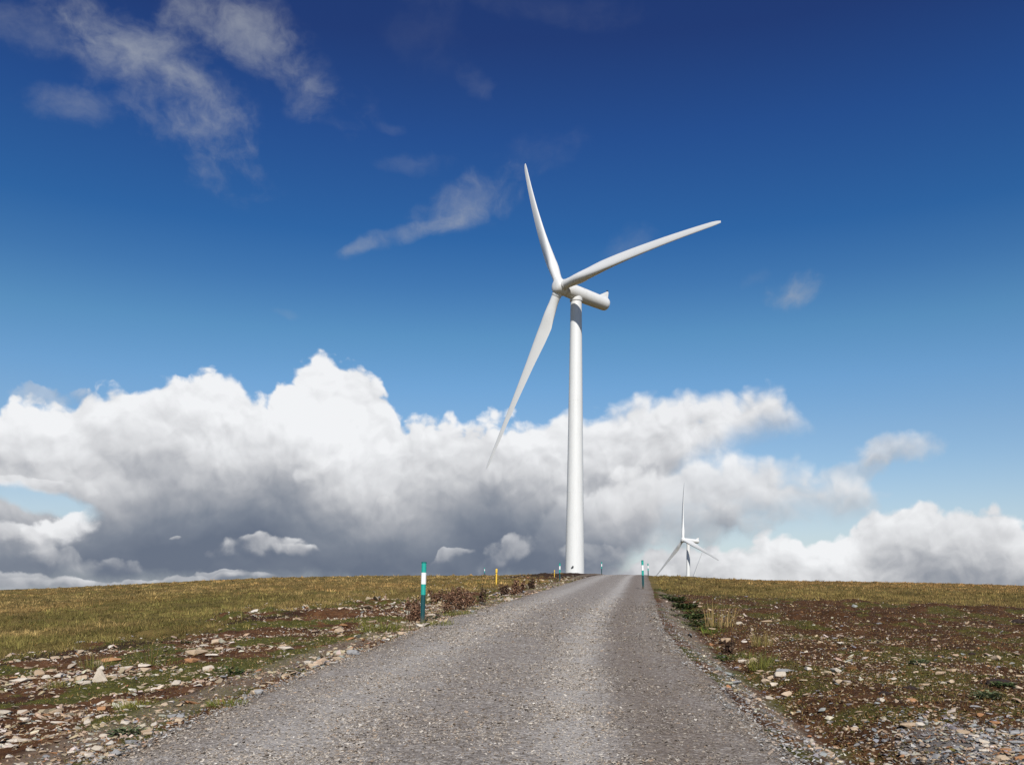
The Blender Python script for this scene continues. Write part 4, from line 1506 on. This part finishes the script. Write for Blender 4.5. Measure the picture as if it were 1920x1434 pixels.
DRY = (0.31, 0.22, 0.10)
for args in [
    (1352, 1176, 60, 0.85, 70, [DRY, STRAW, OLIVE], [.4, .3, .3], 'tall straw-coloured dry rushes on the verge right of the track', 301, 0.16),
    (1428, 1212, 34, 0.45, 120, [DRY, OLIVE, GREEN], [.4, .35, .25], 'mid height olive and straw rush tuft right of the tall dry rushes', 302, 0.28),
    (1441, 1243, 26, 0.34, 130, [DG, MG, GREEN], [.5, .3, .2], 'small dark green grass tuft right of the stone cluster', 303, 0.5),
    (1426, 1256, 36, 0.40, 170, [MG, GREEN, YG], [.4, .4, .2], 'bright green grass tuft right of the largest tan boulder', 304, 0.34),
    (1344, 1186, 14, 0.8, 260, [(0.09, 0.15, 0.02), MG, YG], [.5, .3, .2], 'bright green grass cushion below the tall dry rushes', 305, 0.7),
    (1414, 1230, 16, 0.7, 220, [MG, GREEN, DG], [.4, .4, .2], 'low green grass patch below the mid height rush tuft', 306, 0.7),
    (292, 1240, 52, 0.55, 80, [(0.07, 0.08, 0.025), GREEN, BROWN], [.45, .3, .25], 'dark thin rush tuft standing behind the long pale slab', 307, 0.42),
    (302, 1247, 18, 0.7, 220, [MG, YG, GREEN], [.4, .3, .3], 'green cushion at the foot of the dark thin rush tuft', 308, 0.7),
    (176, 1254, 40, 0.45, 90, [(0.07, 0.08, 0.03), GREEN, OLIVE], [.4, .4, .2], 'thin grey green rush tuft behind the long tan stone at left', 309, 0.35),
    (120, 1288, 32, 0.55, 80, [GREEN, OLIVE, BROWN], [.4, .35, .25], 'loose olive rush tuft left of the triangular stone', 310, 0.5),
    (714, 1184, 32, 0.9, 300, [MG, YG, GREEN], [.4, .3, .3], 'green grass tuft beside the left track edge before the banded post', 311, 0.5),
    (742, 1182, 20, 0.7, 220, [DG, MG, BROWN], [.5, .3, .2], 'dark green clump just left of the tall banded post', 312, 0.6),
    (255, 1324, 24, 0.50, 420, [YG, (0.20, 0.20, 0.03), MG], [.4, .3, .3], 'yellow green grass cushion low on the left bank', 313, 0.75),
    (425, 1321, 22, 0.42, 380, [YG, MG, (0.12, 0.16, 0.025)], [.4, .3, .3], 'bright green grass cushion at the left track edge', 314, 0.75),
    (820, 1171, 14, 0.9, 300, [MG, YG, GREEN], [.4, .3, .3], 'low green fringe on the track edge right of the banded post', 315, 0.7),
    (860, 1153, 14, 1.0, 300, [MG, YG, GREEN], [.4, .3, .3], 'low green fringe on the track edge below the brown docks', 316, 0.7),
]:
    rush_tuft(*args)


def dock(px, py, h_m, nst, label, seed, dark=False, group='dead dock plants'):
    rs = np.random.RandomState(seed)
    p = on_ground(px, py)
    t = thing('dock_plant', label, 'plant', (p[0], p[1], float(surf_z(p[0], p[1]))), 0, group)
    n = nst
    a = rs.uniform(0, 6.28, n); r = 0.17 * np.sqrt(rs.rand(n)) * h_m / 0.8
    B = np.stack([np.cos(a) * r, np.sin(a) * r, np.full(n, -0.03)], 1)
    h = h_m * rs.uniform(0.6, 1.05, n); lean = np.abs(rs.normal(0.12, 0.12, n))
    c = pal_mix(rs, n, [(0.11, 0.055, 0.03), (0.17, 0.095, 0.05)], [.6, .4])
    w = np.full(n, max(0.012, p[1] * 0.0005))
    V1, Q1, T1, C1 = blades(B, h, w, lean, a, rs.uniform(0, 6.28, n), c, 0.4)
    V2, Q2, T2_, C2 = blades(B, h, w, lean, a, rs.uniform(0, 6.28, n) + 1.5, c, 0.4)
    link('stem', np_mesh('stem', np.vstack([V1, V2]), [np.vstack([Q1, Q2 + len(V1)]), np.vstack([T1, T2_ + len(V1)])], M_LEAF, False, {'col': np.vstack([C1, C2])}), t)
    m = 85 * n
    k = rs.randint(n, size=m)
    tt = rs.uniform(0.12, 1.0, m)
    c0 = B[k] + np.stack([np.cos(a[k]) * np.sin(lean[k]) * h[k] * tt, np.sin(a[k]) * np.sin(lean[k]) * h[k] * tt, np.cos(lean[k]) * h[k] * tt], 1)
    c0 = c0 + rs.normal(0, 1, (m, 3)) * np.array([0.075, 0.075, 0.03]) * h_m * (1.3 - tt)[:, None] * 1.3
    sz = rs.uniform(0.020, 0.056, m) * max(0.8, h_m) * max(1.0, p[1] / 30)
    e1 = rs.normal(0, 1, (m, 3)); e1 /= np.linalg.norm(e1, axis=1, keepdims=True)
    e2 = np.cross(e1, rs.normal(0, 1, (m, 3))); e2 /= np.linalg.norm(e2, axis=1, keepdims=True)
    e1 = e1 * sz[:, None]; e2 = e2 * sz[:, None] * 0.6
    V = np.stack([c0 - e1, c0 - e2, c0 + e1, c0 + e2], 1).reshape(-1, 3)
    Q = np.arange(m)[:, None] * 4 + np.array([[0, 1, 2, 3]])
    pal = [(0.125, 0.062, 0.036), (0.20, 0.105, 0.062), (0.30, 0.18, 0.11), (0.065, 0.032, 0.02)] if not dark else [(0.05, 0.026, 0.018), (0.09, 0.05, 0.03), (0.18, 0.12, 0.08), (0.03, 0.018, 0.012)]
    cq = pal_mix(rs, m, pal, [.28, .30, .27, .15])
    sh = link('seed_head', np_mesh('seed_head', V, Q, M_LEAF, False, {'col': np.repeat(cq, 4, 0)}), t)
    sh['kind'] = 'stuff'
    return t


for i, (px, py, hm, ns, lab, dk) in enumerate([
    (840, 1150, 0.86, 8, 'nearest brown dead dock in the clump right of the tall banded post', False),
    (864, 1143, 0.92, 8, 'tallest brown dead dock in the middle of the clump right of the banded post', False),
    (818, 1132, 0.62, 5, 'thin brown dead dock at the left side of the clump behind the banded post', False),
    (886, 1137, 0.80, 7, 'brown dead dock at the right side of the clump right of the banded post', False),
    (852, 1134, 0.85, 6, 'brown dead dock at the back of the clump right of the banded post', False),
    (903, 1130, 0.70, 5, 'darker dead dock standing apart below the nearer yellow post', True),
    (772, 1160, 0.72, 6, 'brown dead dock close behind the left side of the tall banded post', False),
    (781, 1166, 0.55, 5, 'short brown dead dock hidden partly by the tall banded post', False),
    (948, 1116, 0.72, 6, 'dark dead dock at the left end of the farther clump past the yellow post', True),
    (962, 1115, 0.80, 7, 'reddish dead dock in the middle of the farther clump past the yellow post', False),
    (976, 1111, 0.70, 6, 'tan dead dock at the right end of the farther clump past the yellow post', False),
    (996, 1104, 0.66, 5, 'small dead dock far up the left verge before the far banded post', True),
    (1364, 1226, 0.42, 5, 'short dark dead dock among the stones on the verge right of the track', True),
]):
    dock(px, py, hm * 0.88, ns, lab, 400 + i, dk)


def leafy(px, py, r_m, n, label, seed, pal=((0.045, 0.070, 0.022), (0.070, 0.100, 0.030), (0.12, 0.14, 0.05)), h_k=0.6, group='dark leafy plants'):
    rs = np.random.RandomState(seed)
    p = on_ground(px, py)
    B, D_, L_, W_, C_ = [], [], [], [], []
    a = rs.uniform(0, 6.28, n); rr = r_m * 0.75 * np.sqrt(rs.rand(n))
    base = np.stack([np.cos(a) * rr, np.sin(a) * rr, rs.uniform(0, 0.5, n) * r_m * h_k], 1)
    az_ = a + rs.normal(0, 0.9, n)
    up = rs.uniform(0.1, 1.1, n) * h_k
    d = np.stack([np.cos(az_), np.sin(az_), up], 1); d /= np.linalg.norm(d, axis=1, keepdims=True)
    L = r_m * rs.uniform(0.18, 0.46, n)[:, None]
    sd = np.cross(d, np.array([0, 0, 1.0])); sd /= np.linalg.norm(sd, axis=1, keepdims=True)
    sd = sd * L * rs.uniform(0.2, 0.38, n)[:, None]
    mid = base + d * L * 0.5 + np.array([0, 0, 1]) * L * 0.06
    tip = base + d * L - np.array([0, 0, 1]) * L * 0.12
    V = np.stack([base, mid - sd, tip, mid + sd, mid - np.array([0, 0, 1]) * L * 0.05], 1).reshape(-1, 3)
    i = np.arange(n)[:, None] * 5
    T = np.vstack([i + np.array([[0, 4, 1]]), i + np.array([[1, 4, 2]]), i + np.array([[2, 4, 3]]), i + np.array([[3, 4, 0]])])
    c = pal_mix(rs, n, pal, [.4, .38, .22], 0.3)
    o = link('leafy_plant', np_mesh('leafy_plant', V, T, M_LEAF, False, {'col': np.repeat(c, 5, 0)}), loc=(p[0], p[1], float(surf_z(p[0], p[1]))))
    return tag(o, label, 'plant', group)


BLUEG = ((0.095, 0.115, 0.052), (0.14, 0.16, 0.08), (0.07, 0.085, 0.035))
for i, a in enumerate([
    (236, 1374, 0.20, 120, 'blue green leafy thistle at the lower left track edge', BLUEG),
    (1376, 1274, 0.16, 90, 'small spiky dark thistle at the right track edge', BLUEG),
    (1262, 1128, 0.60, 160, 'dark leafy clump nearest the crest on the right verge', None),
    (1282, 1142, 0.60, 180, 'broad dark leafy clump on the right verge left of the dry rushes', None),
    (1300, 1160, 0.45, 130, 'dark leafy clump at the track edge below the broad one', None),
    (1318, 1172, 0.45, 130, 'dark leafy clump touching the tall dry rushes', None),
    (1270, 1158, 0.32, 90, 'small dark leafy plant at the very edge of the right track side', None),
    (1356, 1240, 0.26, 110, 'dark leafy plant around the foot of the short dead dock', None),
    (1880, 1288, 0.20, 150, 'dark leafy patch by the peat hollow at the far right', None),
    (1850, 1310, 0.24, 170, 'grey green leafy patch behind the rubble heap', BLUEG),
    (1722, 1246, 0.22, 130, 'grey green low plant out on the peat above the rubble heap', BLUEG),
    (350, 1207, 0.16, 90, 'dark low plant behind the wide cream slab at left', None),
    (432, 1264, 0.24, 90, 'dark green low plant on bare soil left of the track', None),
    (812, 1160, 0.22, 90, 'small dark leafy plant between the banded post and the docks', None),
]):
    leafy(a[0], a[1], a[2], a[3], a[4], 500 + i, *( [a[5]] if a[5] else []))


for i, (px, py, r) in enumerate([(1240, 1108, 0.5), (1250, 1120, 0.45), (1272, 1128, 0.5), (1290, 1140, 0.4), (1296, 1150, 0.42), (1312, 1158, 0.36), (1262, 1146, 0.3), (1330, 1180, 0.3), (1284, 1172, 0.26), (1308, 1182, 0.24)]):
    leafy(px, py, r, 90, 'low green leafy plant in the ragged row along the right verge below the crest', 560 + i, ((0.06, 0.085, 0.022), (0.10, 0.12, 0.03), (0.16, 0.16, 0.05)), 0.5, 'leafy row along the right verge')


# dark lumps of upturned peat on the right
def peat_clod(px, py, w_px, label, seed):
    p = on_ground(px, py)
    s = w_px / F * p[1]
    bm = bmesh.new()
    bmesh.ops.create_icosphere(bm, subdivisions=4, radius=0.5)
    rs = np.random.RandomState(seed)
    o_ = rs.rand(3) * 10
    for v in bm.verts:
        c = v.co
        k = 0.75 + 0.55 * float(fbm(c.x + o_[0], c.y + c.z * 0.7 + o_[1], 0.35, 4, 0.6, 71)) - 0.2
        k += 0.25 * (float(fbm(c.x - c.z + o_[2], c.y, 0.12, 3, 0.6, 72)) - 0.5)
        v.co = Vector((c.x * k, c.y * k * 0.7, c.z * k * 0.42))
    o = link('peat_clod', bm_mesh('peat_clod', bm, M_PEAT, True), loc=(p[0], p[1], float(surf_z(p[0], p[1])) + 0.02 * s))
    o.scale = (s, s, s)
    return tag(o, label, 'peat clod', 'peat clods on the right')


def mat_peat():
    m, gg, b = principled('peat', (0.03, 0.015, 0.01), 0.95)
    tcn = gg.node('ShaderNodeTexCoord')
    p = X(gg, tcn.outputs['Object'])
    n = gg.noise(p, 9.0, 6, 0.65)
    gg.put(b.inputs['Base Color'], gg.ramp(n, [(0.35, (0.012, 0.007, 0.006)), (0.6, (0.035, 0.018, 0.012)), (0.8, (0.075, 0.042, 0.026))]))
    bump(gg, b, n, 0.9, 0.05)
    return m


M_PEAT = mat_peat()
for i, (px, py, w, lab) in enumerate([(1872, 1282, 52, 'largest dark peat clod at the far right edge of the peat'), (1707, 1292, 34, 'dark peat clod behind the left end of the rubble heap'),
                                      (1660, 1300, 30, 'second dark peat clod, left of the one behind the rubble heap'), (1760, 1232, 22, 'small dark peat clod in the middle of the right peat'),
                                      (1910, 1168, 30, 'dark peat clod far out at the right picture edge'), (1822, 1226, 20, 'small dark peat clod right of the mid peat one')]):
    peat_clod(px, py, w, lab, 600 + i)
